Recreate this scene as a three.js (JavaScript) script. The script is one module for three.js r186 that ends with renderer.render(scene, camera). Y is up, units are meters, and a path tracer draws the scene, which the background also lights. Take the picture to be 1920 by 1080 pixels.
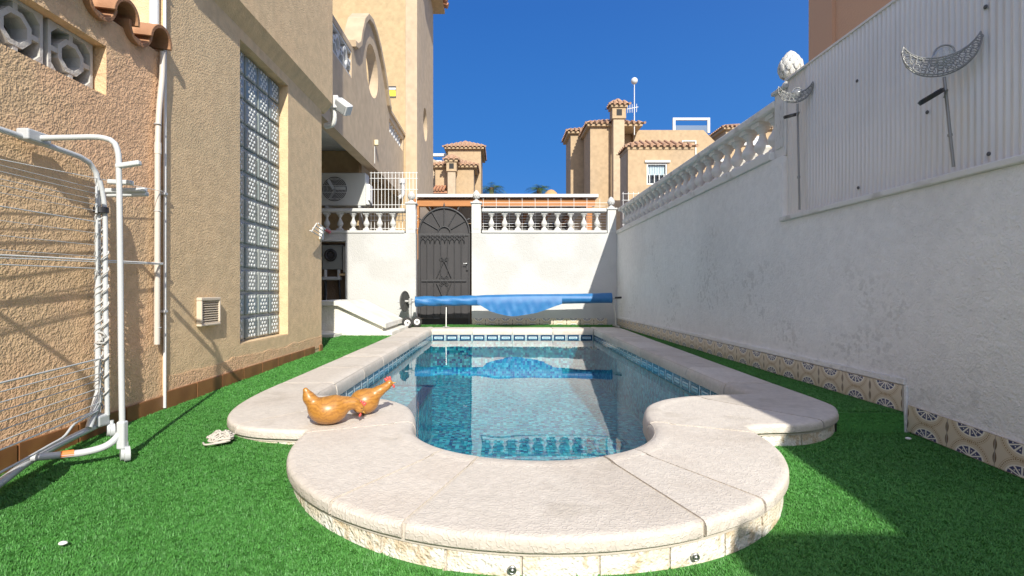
import * as THREE from 'three';
import { mergeGeometries, mergeVertices } from 'three/addons/utils/BufferGeometryUtils.js';
import { RoundedBoxGeometry } from 'three/addons/geometries/RoundedBoxGeometry.js';
import { MarchingCubes } from 'three/addons/objects/MarchingCubes.js';

// ---------------------------------------------------------------- camera, sky, sun, exposure
const scene = new THREE.Scene();
const camera = new THREE.PerspectiveCamera(2 * Math.atan(0.54) * 180 / Math.PI, 16 / 9, 0.05, 900);
camera.position.set(0, 0.62, 0);
camera.lookAt(0, 0.62, -10);
camera.setViewOffset(1920, 1080, 25, -5, 1920, 1080);        // the photograph is slightly off the lens axis

const LIGHT = new THREE.Vector3(-0.35, -1, -1.45).normalize(); // the way sunlight travels
{
  const W = 512, H = 256, data = new Float32Array(W * H * 4), sun = LIGHT.clone().negate();
  const keys = [[0, [0.085, 0.238, 0.525]], [6, [0.054, 0.193, 0.498]], [14, [0.033, 0.157, 0.457]], [28, [0.016, 0.105, 0.369]], [55, [0.013, 0.08, 0.305]], [90, [0.012, 0.07, 0.28]]];
  for (let r = 0; r < H; r++) {
    const up = ((r + 0.5) / H - 0.5) * Math.PI, deg = up * 180 / Math.PI;
    for (let c = 0; c < W; c++) {
      const a = ((c + 0.5) / W - 0.5) * 2 * Math.PI, x = Math.cos(a) * Math.cos(up), y = Math.sin(up), z = Math.sin(a) * Math.cos(up);
      let col;
      if (deg <= 0) col = [0.13, 0.12, 0.10];
      else {
        let k = 0; while (k < keys.length - 2 && deg > keys[k + 1][0]) k++;
        const t = (deg - keys[k][0]) / (keys[k + 1][0] - keys[k][0]);
        col = [0, 1, 2].map((i) => keys[k][1][i] * (1 - t) + keys[k + 1][1][i] * t);
        const ang = Math.acos(Math.min(1, x * sun.x + y * sun.y + z * sun.z)) * 180 / Math.PI;
        const glow = 0.4 * Math.exp(-ang / 12) + 0.70 * Math.exp(-((ang / 55) ** 2));       // aureole round the sun, plus a broad lobe added to lift fill light
        col = [col[0] + glow * 1.0, col[1] + glow * 0.93, col[2] + glow * 0.80];
      }
      const i = (r * W + c) * 4; data[i] = col[0]; data[i + 1] = col[1]; data[i + 2] = col[2]; data[i + 3] = 1;
    }
  }
  const t = new THREE.DataTexture(data, W, H, THREE.RGBAFormat, THREE.FloatType);
  t.mapping = THREE.EquirectangularReflectionMapping; t.magFilter = THREE.LinearFilter; t.minFilter = THREE.LinearFilter; t.needsUpdate = true;
  scene.background = t; scene.environment = t;
}
const sunLight = new THREE.DirectionalLight(new THREE.Color(1, 0.955, 0.86), 4.2);
sunLight.name = 'sun';
sunLight.position.copy(LIGHT).multiplyScalar(-30).add(new THREE.Vector3(0, 0, -5));
sunLight.target.position.set(0, 0, -5);
sunLight.castShadow = true; sunLight.shadow.mapSize.set(4096, 4096);
Object.assign(sunLight.shadow.camera, { left: -22, right: 22, top: 22, bottom: -22, near: 1, far: 90 });
scene.add(sunLight, sunLight.target);
const renderer = new THREE.WebGLRenderer({ antialias: true });
renderer.toneMapping = THREE.LinearToneMapping;
renderer.toneMappingExposure = 1.45;
renderer.shadowMap.enabled = true;

// ---------------------------------------------------------------- helpers
let seed = 7;
const rnd = () => { seed = (seed + 0x6d2b79f5) | 0; let t = Math.imul(seed ^ (seed >>> 15), 1 | seed); t = (t + Math.imul(t ^ (t >>> 7), 61 | t)) ^ t; return ((t ^ (t >>> 14)) >>> 0) / 4294967296; };
const rr = (a, b) => a + (b - a) * rnd();
const V = (x, y, d) => new THREE.Vector3(x, y, -d);           // d: metres away from the camera, into the garden
const taken = {};
const numbered = (n) => { const k = taken[n] = (taken[n] ?? -1) + 1; return k ? n + '_' + String(k).padStart(3, '0') : n; };
const flat = (g) => { const o = g.index ? g.toNonIndexed() : g; for (const k of Object.keys(o.attributes)) if (!['position', 'normal', 'uv'].includes(k)) o.deleteAttribute(k); return o; };
function uvm(g) {                                               // texture coordinates in metres, laid on each face's own plane
  const o = flat(g), p = o.attributes.position, uv = new Float32Array(p.count * 2);
  const a = new THREE.Vector3(), b = new THREE.Vector3(), c = new THREE.Vector3(), n = new THREE.Vector3();
  for (let i = 0; i < p.count; i += 3) {
    a.fromBufferAttribute(p, i); b.fromBufferAttribute(p, i + 1); c.fromBufferAttribute(p, i + 2);
    n.crossVectors(b.clone().sub(a), c.clone().sub(a));
    const x = Math.abs(n.x), y = Math.abs(n.y), z = Math.abs(n.z);
    [a, b, c].forEach((q, k) => { const [u, v] = x >= y && x >= z ? [q.z, q.y] : y >= z ? [q.x, q.z] : [q.x, q.y]; uv[(i + k) * 2] = u; uv[(i + k) * 2 + 1] = v; });
  }
  o.setAttribute('uv', new THREE.BufferAttribute(uv, 2));
  return o;
}
const join = (list) => mergeGeometries(list.map((g) => { const o = flat(g); if (!o.attributes.uv) o.setAttribute('uv', new THREE.BufferAttribute(new Float32Array(o.attributes.position.count * 2), 2)); if (!o.attributes.normal) o.computeVertexNormals(); return o; }));
const box = (x0, x1, y0, y1, d0, d1) => new THREE.BoxGeometry(x1 - x0, y1 - y0, d1 - d0).translate((x0 + x1) / 2, (y0 + y1) / 2, -(d0 + d1) / 2);
const rbox = (x0, x1, y0, y1, d0, d1, r = 0.01, s = 2) => new RoundedBoxGeometry(x1 - x0, y1 - y0, d1 - d0, s, r).translate((x0 + x1) / 2, (y0 + y1) / 2, -(d0 + d1) / 2);
function cyl(a, b, r0, r1 = r0, n = 10) {
  const A = V(...a), B = V(...b), L = A.distanceTo(B), g = new THREE.CylinderGeometry(r1, r0, L, n);
  g.applyQuaternion(new THREE.Quaternion().setFromUnitVectors(new THREE.Vector3(0, 1, 0), B.clone().sub(A).normalize()));
  return g.translate((A.x + B.x) / 2, (A.y + B.y) / 2, (A.z + B.z) / 2);
}
const tube = (pts, r, seg = 40, n = 8, closed = false) => new THREE.TubeGeometry(new THREE.CatmullRomCurve3(pts.map((p) => V(...p)), closed, 'centripetal'), seg, r, n, closed);
const lathe = (prof, n = 14) => new THREE.LatheGeometry(prof.map(([r, y]) => new THREE.Vector2(r, y)), n);
const sideShape = (shape, x, t, bevel = 0) => new THREE.ExtrudeGeometry(shape, { depth: t, bevelEnabled: bevel > 0, bevelSize: bevel, bevelThickness: bevel, bevelOffset: -bevel, bevelSegments: 2, curveSegments: 24 })   // shape in (d, y), outer face at x
  .applyMatrix4(new THREE.Matrix4().makeBasis(new THREE.Vector3(0, 0, -1), new THREE.Vector3(0, 1, 0), new THREE.Vector3(1, 0, 0))).translate(x - t, 0, 0);
const frontShape = (shape, d, t, bevel = 0) => new THREE.ExtrudeGeometry(shape, { depth: t, bevelEnabled: bevel > 0, bevelSize: bevel, bevelThickness: bevel, bevelOffset: -bevel, bevelSegments: 2, curveSegments: 24 }).translate(0, 0, -d - t);   // shape in (x, y), face towards the camera at d
const poly = (pts) => new THREE.Shape(pts.map(([a, b]) => new THREE.Vector2(a, b)));
const rectPath = (a0, a1, b0, b1) => new THREE.Path([[a0, b0], [a1, b0], [a1, b1], [a0, b1]].map(([a, b]) => new THREE.Vector2(a, b)));
function mesh(name, g, m, parent = scene) {
  const o = new THREE.Mesh(Array.isArray(g) ? join(g) : g, m); o.name = parent === scene ? numbered(name) : name;
  o.castShadow = o.receiveShadow = true; parent.add(o); return o;
}
function thing(name, label, category, at = [0, 0, 0], group) {
  const o = new THREE.Group(); o.name = numbered(name); o.position.copy(V(...at)); scene.add(o);
  o.userData = { label, category }; if (group) o.userData.group = group; return o;
}
const tag = (o, label, category, group) => { o.userData = { label, category }; if (group) o.userData.group = group; return o; };
const struct = (o) => { o.userData.kind = 'structure'; return o; };

// ---------------------------------------------------------------- procedural textures
const lat = {};
function vnoise(x, y, per, s) {                                  // value noise that repeats every per cells
  const key = per + '_' + s; let L = lat[key];
  if (!L) { const keep = seed; seed = s * 7919 + per; L = lat[key] = new Float32Array(per * per).map(() => rnd()); seed = keep; }
  const ix = Math.floor(x), iy = Math.floor(y), fx = x - ix, fy = y - iy, sx = fx * fx * (3 - 2 * fx), sy = fy * fy * (3 - 2 * fy);
  const X0 = ((ix % per) + per) % per, X1 = (X0 + 1) % per, Y0 = ((iy % per) + per) % per, Y1 = (Y0 + 1) % per;
  return (L[Y0 * per + X0] * (1 - sx) + L[Y0 * per + X1] * sx) * (1 - sy) + (L[Y1 * per + X0] * (1 - sx) + L[Y1 * per + X1] * sx) * sy;
}
const fbm = (u, v, f, o, s) => { let a = 0, w = 0.5, t = 0; for (let k = 0; k < o; k++, f *= 2, w *= 0.5) { a += w * vnoise(u * f, v * f, f, s + k); t += w; } return a / t; };
const clamp = (x, a = 0, b = 1) => Math.min(b, Math.max(a, x));
const sm = (a, b, x) => { const t = clamp((x - a) / (b - a)); return t * t * (3 - 2 * t); };
function tex(n, metres, fn, srgb = false, m = n) {
  const data = new Uint8Array(n * m * 4);
  for (let j = 0; j < m; j++) for (let i = 0; i < n; i++) {
    const c = fn(i / n, j / m), q = (j * n + i) * 4;
    for (let k = 0; k < 3; k++) { let x = typeof c === 'number' ? c : c[k]; x = clamp(x); data[q + k] = Math.round(255 * (srgb ? (x <= 0.0031308 ? 12.92 * x : 1.055 * Math.pow(x, 1 / 2.4) - 0.055) : x)); }
    data[q + 3] = 255;
  }
  const t = new THREE.DataTexture(data, n, m); t.wrapS = t.wrapT = THREE.RepeatWrapping; t.magFilter = THREE.LinearFilter; t.minFilter = THREE.LinearMipmapLinearFilter; t.generateMipmaps = true;
  if (srgb) t.colorSpace = THREE.SRGBColorSpace;
  const [mx, my] = Array.isArray(metres) ? metres : [metres, metres * m / n]; t.repeat.set(1 / mx, 1 / my); t.needsUpdate = true; return t;
}
const mixc = (a, b, t) => a.map((x, i) => x + (b[i] - x) * t);
function canvasTex(w, h, draw) { const c = document.createElement('canvas'); c.width = w; c.height = h; draw(c.getContext('2d'), w, h); const t = new THREE.CanvasTexture(c); t.colorSpace = THREE.SRGBColorSpace; t.magFilter = THREE.LinearFilter; return t; }
const M = (c, rough = 0.8, o = {}) => { const m = new THREE.MeshStandardMaterial({ roughness: rough, ...o }); m.color.setRGB(...c); return m; };
const P = (c, rough = 0.5, o = {}) => { const m = new THREE.MeshPhysicalMaterial({ roughness: rough, ...o }); m.color.setRGB(...c); return m; };

const lumpy = tex(1024, 1.6, (u, v) => { const a = fbm(u, v, 116, 3, 11), b = fbm(u, v, 300, 2, 31), c = fbm(u, v, 14, 3, 5); return clamp(0.45 + 0.9 * (a - 0.5) + 0.7 * (b - 0.5) + 0.35 * (c - 0.5)); });
const pebbled = tex(1024, 1.1, (u, v) => clamp(0.5 + 1.0 * (fbm(u, v, 170, 3, 71) - 0.5) + 0.25 * (fbm(u, v, 20, 2, 77) - 0.5)));
const grainy = tex(1024, 1.0, (u, v) => clamp(0.5 + 0.8 * (fbm(u, v, 90, 3, 41) - 0.5) + 0.35 * (fbm(u, v, 14, 3, 47) - 0.5)));
const wormy = tex(1024, 0.7, (u, v) => { const a = Math.abs(fbm(u, v, 60, 2, 61) - 0.5) * 4; return clamp(0.25 + 0.6 * sm(0.05, 0.6, a) + 0.25 * (fbm(u, v, 200, 1, 66) - 0.5)); });
const stuccoCol = (base, pink, metres, s) => tex(512, metres, (u, v) => { const a = fbm(u, v, 5, 5, s), b = fbm(u, v, 64, 3, s + 9); const t = sm(0.4, 0.68, a); return mixc(base, pink, t).map((x) => x * (0.84 + 0.3 * b)); }, true);
const stucco = M([1, 1, 1], 0.95, { map: stuccoCol([0.675, 0.50, 0.295], [0.71, 0.515, 0.30], 3.1, 101), bumpMap: pebbled, bumpScale: 0.003 });
const stuccoRough = M([1, 1, 1], 0.95, { map: stuccoCol([0.66, 0.455, 0.265], [0.73, 0.46, 0.27], 2.3, 131), bumpMap: lumpy, bumpScale: 0.0045 });
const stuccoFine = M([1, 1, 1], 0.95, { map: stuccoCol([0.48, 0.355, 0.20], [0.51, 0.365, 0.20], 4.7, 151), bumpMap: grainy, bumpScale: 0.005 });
const stuccoFar = M([1, 1, 1], 0.95, { map: stuccoCol([0.47, 0.34, 0.205], [0.435, 0.32, 0.20], 7, 171) });
const stuccoPink = M([1, 1, 1], 0.95, { map: stuccoCol([0.52, 0.40, 0.265], [0.48, 0.375, 0.26], 7, 181) });
const plaster = M([1, 1, 1], 0.9, { map: tex(512, 3, (u, v) => { const a = fbm(u, v, 6, 5, 201); return mixc([0.565, 0.56, 0.54], [0.50, 0.495, 0.475], sm(0.48, 0.72, a)); }, true), bumpMap: grainy, bumpScale: 0.006 });  // white lowered in the colour to hold back full sun on these walls
const plasterOld = M([1, 1, 1], 0.92, {
  map: tex(1024, 5.3, (u, v) => {
    const a = fbm(u, v, 4, 6, 221), b = fbm(u, v, 9, 5, 231), f = fbm(u, v, 120, 2, 241);
    let c = mixc([0.85, 0.845, 0.815], [0.78, 0.775, 0.75], sm(0.38, 0.72, a));
    const g = fbm(u, v, 230, 2, 251), spot = sm(0.56, 0.76, b) * sm(0.50, 0.64, 0.5 * f + 0.5 * g); c = mixc(c, [0.50, 0.495, 0.47], spot * 0.5);
    return c.map((x) => x * (0.94 + 0.12 * f));
  }, true), bumpMap: lumpy, bumpScale: 0.004 });  // white raised in the colour to lift this wall out of its shade
const white = M([0.64, 0.64, 0.62], 0.6), whitePaint = M([0.57, 0.565, 0.54], 0.75, { bumpMap: grainy, bumpScale: 0.002 });  // whitePaint lowered in the colour to temper the sun on the rails
const oldWhite = M([1, 1, 1], 0.85, { map: tex(256, 0.9, (u, v) => mixc([0.74, 0.73, 0.69], [0.55, 0.53, 0.48], sm(0.5, 0.78, fbm(u, v, 8, 5, 261))), true), bumpMap: grainy, bumpScale: 0.003 });
const terracottaFar = M([1, 1, 1], 0.85, { map: tex(256, 1.4, (u, v) => mixc([0.46, 0.275, 0.165], [0.38, 0.235, 0.15], sm(0.35, 0.7, fbm(u, v, 8, 5, 275))), true) });
const terracotta = M([1, 1, 1], 0.85, { map: tex(256, 0.8, (u, v) => mixc([0.50, 0.22, 0.11], [0.36, 0.20, 0.12], sm(0.35, 0.7, fbm(u, v, 8, 5, 271))), true) });
const clay = M([1, 1, 1], 0.8, { map: tex(256, 0.7, (u, v) => mixc([0.44, 0.235, 0.12], [0.33, 0.165, 0.085], sm(0.35, 0.7, fbm(u, v, 6, 5, 281))), true), bumpMap: grainy, bumpScale: 0.002 });
const plastic = P([0.66, 0.67, 0.67], 0.4), greyPlastic = P([0.45, 0.46, 0.47], 0.45), blackPlastic = P([0.025, 0.025, 0.028], 0.45), dark = M([0.03, 0.028, 0.026], 0.8), steel = M([0.55, 0.55, 0.54], 0.35, { metalness: 1 });
// ---------------------------------------------------------------- the pool's outline (x, d)
const IC = [0.155, 2.53, 0.548], OC = [0.141, 2.342, 0.997];
const arc = ([x, d, r], a0, a1, n) => Array.from({ length: n + 1 }, (_, i) => { const a = (a0 + (a1 - a0) * i / n) * Math.PI / 180; return [x + r * Math.cos(a), d + r * Math.sin(a)]; });
const FAR = 8.67, FARO = 9.1, LX = -1.09, RX = 1.54, LOX = -1.48;
const rightOut = (d) => 1.83 + 0.037 * (d - 2.9), rightIn = (d) => 1.515 + 0.005 * (d - 3.2);
const inLeft = [[LX, 3.6], [LX, 3.24], [-1.06, 3.185], [-0.93, 3.17], [-0.73, 3.12], [-0.59, 3.03], [-0.49, 2.90], [-0.425, 2.72], [-0.393, 2.53]];
const outLeft = [[LOX, 3.6], [-1.468, 3.2], [-1.42, 2.86], [-1.335, 2.62], [-1.22, 2.47], [-1.09, 2.40], [-0.93, 2.375], [-0.868, 2.37], [-0.856, 2.342]];
const inRight = [[0.703, 2.53], [0.735, 2.72], [0.81, 2.92], [0.93, 3.06], [1.12, 3.16], [1.34, 3.205], [1.48, 3.225], [1.513, 3.28], [rightIn(3.6), 3.6]];
const outRight = [[1.138, 2.342], [1.145, 2.44], [1.24, 2.475], [1.40, 2.49], [1.56, 2.56], [1.71, 2.69], [1.815, 2.865], [1.838, 3.0], [rightOut(3.6), 3.6]];
const spline = (pts, t) => { const c = new THREE.CatmullRomCurve3(pts.map(([x, d]) => new THREE.Vector3(x, 0, d)), false, 'centripetal').getPoint(t); return [c.x, c.z]; };
const sampled = (pts, n) => Array.from({ length: n + 1 }, (_, i) => spline(pts, i / n));
const innerLine = [[RX, FAR], [LX, FAR], ...sampled(inLeft, 24), ...arc(IC, 180, 360, 40).slice(1, -1), ...sampled(inRight, 24)];
const outerLine = [[rightOut(FARO), FARO], [-1.51, FARO], ...sampled(outLeft, 24), ...arc(OC, 180, 360, 60).slice(1, -1), ...sampled(outRight, 24)];
function inside(x, d, line) { let k = false; for (let i = 0, j = line.length - 1; i < line.length; j = i++) { const [a, b] = line[i], [e, f] = line[j]; if ((b > d) !== (f > d) && x < (e - a) * (d - b) / (f - b) + a) k = !k; } return k; }

// ---------------------------------------------------------------- ground and artificial turf
const lerp = (a, b, t) => a + (b - a) * clamp(t);
function turfY(x, d) {
  const left = d < 3 ? -0.04 - (0.028 + 0.018 * clamp((x + 1.7) / 0.8)) * (3 - d) : Math.min(-0.012, -0.04 + 0.0125 * (d - 3));
  const right = d < 2.745 ? -0.108 - 0.045 * (2.745 - d) : -0.010;
  let y = x < 0.2 ? left : lerp(Math.min(left, -0.085), right, (x - 0.2) / 1.6);
  if (x > 0.2 && d > 2.745) y = x > 1.2 ? -0.010 : left;
  if (d > FARO) y = lerp(-0.015, 0.012, (d - FARO) / 0.2);
  return y + 0.004 * Math.sin(x * 5.1 + d * 2.3) * Math.sin(d * 3.7 - x * 1.7) * (d < 6 ? 1 : 0.5);
}
const inGarden = (x, d) => x < 2.1 && d < 9.46 && (x > -1.86 || (d > 5.6 && x > -3.3));
const turfMat = M([1, 1, 1], 0.95, { map: tex(512, 0.9, (u, v) => { const a = fbm(u, v, 24, 4, 301); return mixc([0.035, 0.15, 0.025], [0.06, 0.225, 0.04], a); }, true), bumpMap: grainy, bumpScale: 0.012 });
{
  const ground = new THREE.Shape([[-400, -400], [400, -400], [400, 400], [-400, 400]].map(([x, d]) => new THREE.Vector2(x, d)));
  ground.holes.push(rectPath(-1.4, 1.8, 1.7, 8.9));
  const g = new THREE.ShapeGeometry(ground).rotateX(-Math.PI / 2).translate(0, -0.32, 0);
  struct(mesh('ground', uvm(g), M([1, 1, 1], 0.95, { map: tex(256, 6, (u, v) => mixc([0.30, 0.27, 0.22], [0.24, 0.22, 0.19], fbm(u, v, 8, 5, 311)), true) })));
  const ds = []; for (let d = -4; d < 9.46; d += 0.09) ds.push(d); ds.push(2.744, 2.748, 9.459, 5.601); ds.sort((a, b) => a - b);
  const xs = []; for (let x = -3.3; x < 2.1; x += 0.09) xs.push(x); xs.push(2.099, -1.861, -1.859, 1.21, 1.19); xs.sort((a, b) => a - b);
  const pos = [], idx = [], nx = xs.length;
  for (const d of ds) for (const x of xs) pos.push(x, turfY(x, d), -d);
  for (let j = 0; j < ds.length - 1; j++) for (let i = 0; i < nx - 1; i++) {
    const x0 = xs[i], x1 = xs[i + 1], d0 = ds[j], d1 = ds[j + 1], xm = (x0 + x1) / 2, dm = (d0 + d1) / 2;
    if (!inGarden(xm, dm)) continue;
    if ([[x0, d0], [x1, d0], [x0, d1], [x1, d1]].every(([x, d]) => inside(x, d, outerLine))) continue;
    const a = j * nx + i, b = a + 1, c = a + nx, e = c + 1; idx.push(a, b, e, a, e, c);
  }
  const t = new THREE.BufferGeometry(); t.setAttribute('position', new THREE.Float32BufferAttribute(pos, 3)); t.setIndex(idx); t.computeVertexNormals();
  struct(mesh('turf_ground', uvm(t), turfMat));
  // blades: a tuft is a few bent strips
  const tufts = [0, 1, 2].map(() => {
    const P_ = [], I_ = [];
    for (let k = 0; k < 6; k++) {
      const a = rr(0, 6.28), h = rr(0.006, 0.011), w = rr(0.0009, 0.0014), lean = rr(0.3, 1.2), x0 = rr(-0.006, 0.006), z0 = rr(-0.006, 0.006);
      const cx = Math.cos(a), sx = Math.sin(a), b = P_.length / 3;
      [[0, 0, 1], [h * 0.55, lean * h * 0.3, 0.9], [h, lean * h, 0.12]].forEach(([y, o, ww]) => { P_.push(x0 + cx * o - sx * w * ww, y, z0 + sx * o + cx * w * ww, x0 + cx * o + sx * w * ww, y, z0 + sx * o - cx * w * ww); });
      I_.push(b, b + 1, b + 3, b, b + 3, b + 2, b + 2, b + 3, b + 5, b + 2, b + 5, b + 4);
    }
    const q = new THREE.BufferGeometry(); q.setAttribute('position', new THREE.Float32BufferAttribute(P_, 3)); q.setIndex(I_); q.computeVertexNormals(); return q;
  });
  const places = [[], [], []];
  const zones = [[-1.86, 2.1, 1.0, 1.9, 40000], [-1.86, 2.1, 1.9, 3.2, 26000], [-1.86, 2.1, 3.2, 5.6, 8000], [-2.8, 2.1, 5.6, 9.46, 4500], [-1.86, 2.1, -0.5, 1.0, 2500]];
  for (const [x0, x1, d0, d1, per] of zones) for (let k = Math.round((x1 - x0) * (d1 - d0) * per); k > 0; k--) {
    const x = rr(x0, x1), d = rr(d0, d1);
    if (!inGarden(x, d) || inside(x, d, outerLine) || (x > 1.5 && d > 2.725 && d < 2.765)) continue;
    places[Math.floor(rnd() * 3)].push([x, d]);
  }
  const bladeMat = P([1, 1, 1], 0.55, { side: THREE.DoubleSide, sheen: 0.2 });
  const tones = [[0.066, 0.25, 0.038], [0.074, 0.265, 0.043], [0.055, 0.21, 0.034], [0.092, 0.295, 0.055]];
  const all = new THREE.Group(); all.name = 'turf_grass'; scene.add(all);
  all.userData = { kind: 'stuff', label: 'bright green artificial grass pile covering the garden', category: 'grass' };
  const mtx = new THREE.Matrix4(), q = new THREE.Quaternion(), e = new THREE.Euler(), s = new THREE.Vector3(), col = new THREE.Color();
  places.forEach((list, v) => {
    const o = new THREE.InstancedMesh(tufts[v], bladeMat, list.length); o.name = 'grass_blades'; o.userData.kind = 'stuff';
    list.forEach(([x, d], i) => {
      e.set(rr(-0.2, 0.2), rr(0, 6.28), rr(-0.2, 0.2)); const z = d > 5 ? rr(1.0, 1.5) : rr(0.75, 1.25);
      mtx.compose(V(x, turfY(x, d) - 0.001, d), q.setFromEuler(e), s.set(z, rr(0.75, 1.2), z)); o.setMatrixAt(i, mtx);
      const t = tones[Math.floor(rnd() * 4)], k = rr(0.85, 1.15) * (0.72 + 0.56 * fbm(x * 0.11 + 0.5, d * 0.11, 8, 4, 321)); col.setRGB(t[0] * k, t[1] * k, t[2] * k); o.setColorAt(i, col);
    });
    o.castShadow = o.receiveShadow = true; all.add(o);
  });
}

// ---------------------------------------------------------------- swimming pool: coping slabs, plinth blocks, border tiles, mosaic, water
const WATER = -0.146, FLOOR = -0.80;
const pool = thing('swimming_pool', 'raised swimming pool with rounded near end and cream stone coping', 'pool');
const copingCols = [0, 1, 2].map((k) => tex(512, 1.7 + 0.2 * k, (u, v) => {
  const a = fbm(u, v, 5, 5, 401 + k * 7), b = fbm(u, v, 110, 2, 441 + k), c = fbm(u, v, 11, 4, 451 + k);
  let q = mixc([0.61, 0.555, 0.485], [0.565, 0.505, 0.435], sm(0.42, 0.68, a)); q = mixc(q, [0.40, 0.35, 0.28], sm(0.62, 0.76, c) * 0.3).map((x) => x * [1, 1.05, 0.96][k]);
  return q.map((x) => x * (0.9 + 0.2 * b));
}, true));
const copingMats = copingCols.map((t) => M([1, 1, 1], 0.85, { map: t, bumpMap: wormy, bumpScale: 0.0015 }));
const mortar = M([0.54, 0.485, 0.41], 0.95, { bumpMap: grainy, bumpScale: 0.003 });
// across the slab, from the pool's side outwards: [from which edge, distance from it, height]
const PROFILE = [['i', 0.006, -0.10], ['i', 0, -0.094], ['i', 0, -0.05], ['i', 0.005, -0.026], ['i', 0.016, -0.008], ['i', 0.036, 0.001], ['i', 0.07, 0.003], ['i', 0.098, 0.002], ['i', 0.108, -0.002], ['m', 0.3, -0.002], ['m', 0.6, -0.002],
  ['o', 0.03, -0.002], ['o', 0.013, -0.0045], ['o', 0.004, -0.010], ['o', 0, -0.019], ['o', 0.0, -0.041], ['o', 0.005, -0.046]];
function slab(inner, outer, lift, m) {
  const rows = inner.map((a, k) => { const b = outer[k], L = Math.hypot(b[0] - a[0], b[1] - a[1]) || 1, ux = (b[0] - a[0]) / L, ud = (b[1] - a[1]) / L; return PROFILE.map(([w, o, y]) => { const q = w === 'i' ? o : w === 'o' ? L - o : 0.108 + (L - 0.143) * o; return V(a[0] + ux * q, y + lift, a[1] + ud * q); }); });
  const n = PROFILE.length, P_ = [], I_ = [];
  rows.forEach((r) => r.forEach((p) => P_.push(p.x, p.y, p.z)));
  for (let j = 0; j < rows.length - 1; j++) for (let i = 0; i < n; i++) { const i2 = (i + 1) % n, a = j * n + i, b = j * n + i2, c = a + n, e = b + n; I_.push(a, c, b, b, c, e); }
  const g = new THREE.BufferGeometry(); g.setAttribute('position', new THREE.Float32BufferAttribute(P_, 3)); g.setIndex(I_); g.computeVertexNormals();
  const caps = [rows[0], rows[rows.length - 1]].map((r, w) => {
    const c = []; const mid = r.reduce((s, p) => s.add(p), new THREE.Vector3()).multiplyScalar(1 / n);
    for (let i = 0; i < n; i++) { const a = r[i], b = r[(i + 1) % n]; (w ? [mid, a, b] : [mid, b, a]).forEach((p) => c.push(p.x, p.y, p.z)); }
    const q = new THREE.BufferGeometry(); q.setAttribute('position', new THREE.Float32BufferAttribute(c, 3)); q.computeVertexNormals(); return q;
  });
  return mesh('coping_slab', uvm(join([g, ...caps])), m, pool);
}
let slabN = 0;
const addSlab = (i, o) => slab(i, o, rr(-0.0012, 0.0012), copingMats[slabN++ % 3]);
const GAP = 0.005;
{ // straight runs and far end
  const cuts = [3.6, 4.33, 5.05, 5.78, 6.5, 7.22, 7.95, FAR];
  const pairs = (a, b, fi, fo) => [[fi(a), a], [fi(b), b]].map((p, k) => [p, [fo(k ? b : a), k ? b : a]]);
  for (let k = 0; k < cuts.length - 1; k++) {
    const a = cuts[k] + GAP, b = cuts[k + 1] - GAP;
    let q = pairs(a, b, () => LX, (d) => LOX - 0.005 * (d - 3.6)); addSlab(q.map((r) => r[0]), q.map((r) => r[1]));
    q = pairs(b, a, rightIn, rightOut); addSlab(q.map((r) => r[0]), q.map((r) => r[1]));
  }
  const xc = [LX, -0.43, 0.22, 0.88, RX];
  for (let k = 0; k < xc.length - 1; k++) addSlab([[xc[k + 1] - GAP, FAR], [xc[k] + GAP, FAR]], [[xc[k + 1] - GAP, FARO], [xc[k] + GAP, FARO]]);
  addSlab([[LX - GAP, FAR + 0.004], [LX - GAP - 0.001, FARO]], [[-1.507, FAR + 0.004], [-1.509, FARO]]);
  addSlab([[RX + GAP + 0.001, FARO], [RX + GAP, FAR + 0.004]], [[rightOut(FARO), FARO], [rightOut(FAR), FAR + 0.004]]);
  // shoulders
  const seg = (A, B, t0, t1, n) => [Array.from({ length: n + 1 }, (_, i) => spline(A, t0 + (t1 - t0) * i / n)), Array.from({ length: n + 1 }, (_, i) => spline(B, t0 + (t1 - t0) * i / n))];
  addSlab(...seg(inLeft, outLeft, 0.005, 0.496, 16)); addSlab(...seg(inLeft, outLeft, 0.504, 0.995, 16));
  addSlab(...seg(inRight, outRight, 0.005, 0.496, 16)); addSlab(...seg(inRight, outRight, 0.504, 0.995, 16));
  const th = [180, 230, 246.5, 294.5, 311, 360];
  for (let k = 0; k < th.length - 1; k++) { const a = th[k] + 0.45, b = th[k + 1] - 0.45, n = Math.ceil((b - a) / 4); addSlab(arc(IC, a, b, n), arc(OC, a, b, n)); }
  // bed under the joints
  const bedShape = new THREE.Shape(outerLine.map(([x, d]) => new THREE.Vector2(x, d))); bedShape.holes.push(new THREE.Path(innerLine.map(([x, d]) => new THREE.Vector2(x, d))));
  const shrink = new THREE.ExtrudeGeometry(bedShape, { depth: 0.05, bevelEnabled: true, bevelSize: 0.014, bevelOffset: -0.028, bevelThickness: 0.002, bevelSegments: 1 }).rotateX(-Math.PI / 2).translate(0, -0.0585, 0);
  mesh('mortar_bed', uvm(shrink), mortar, pool);
}
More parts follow.
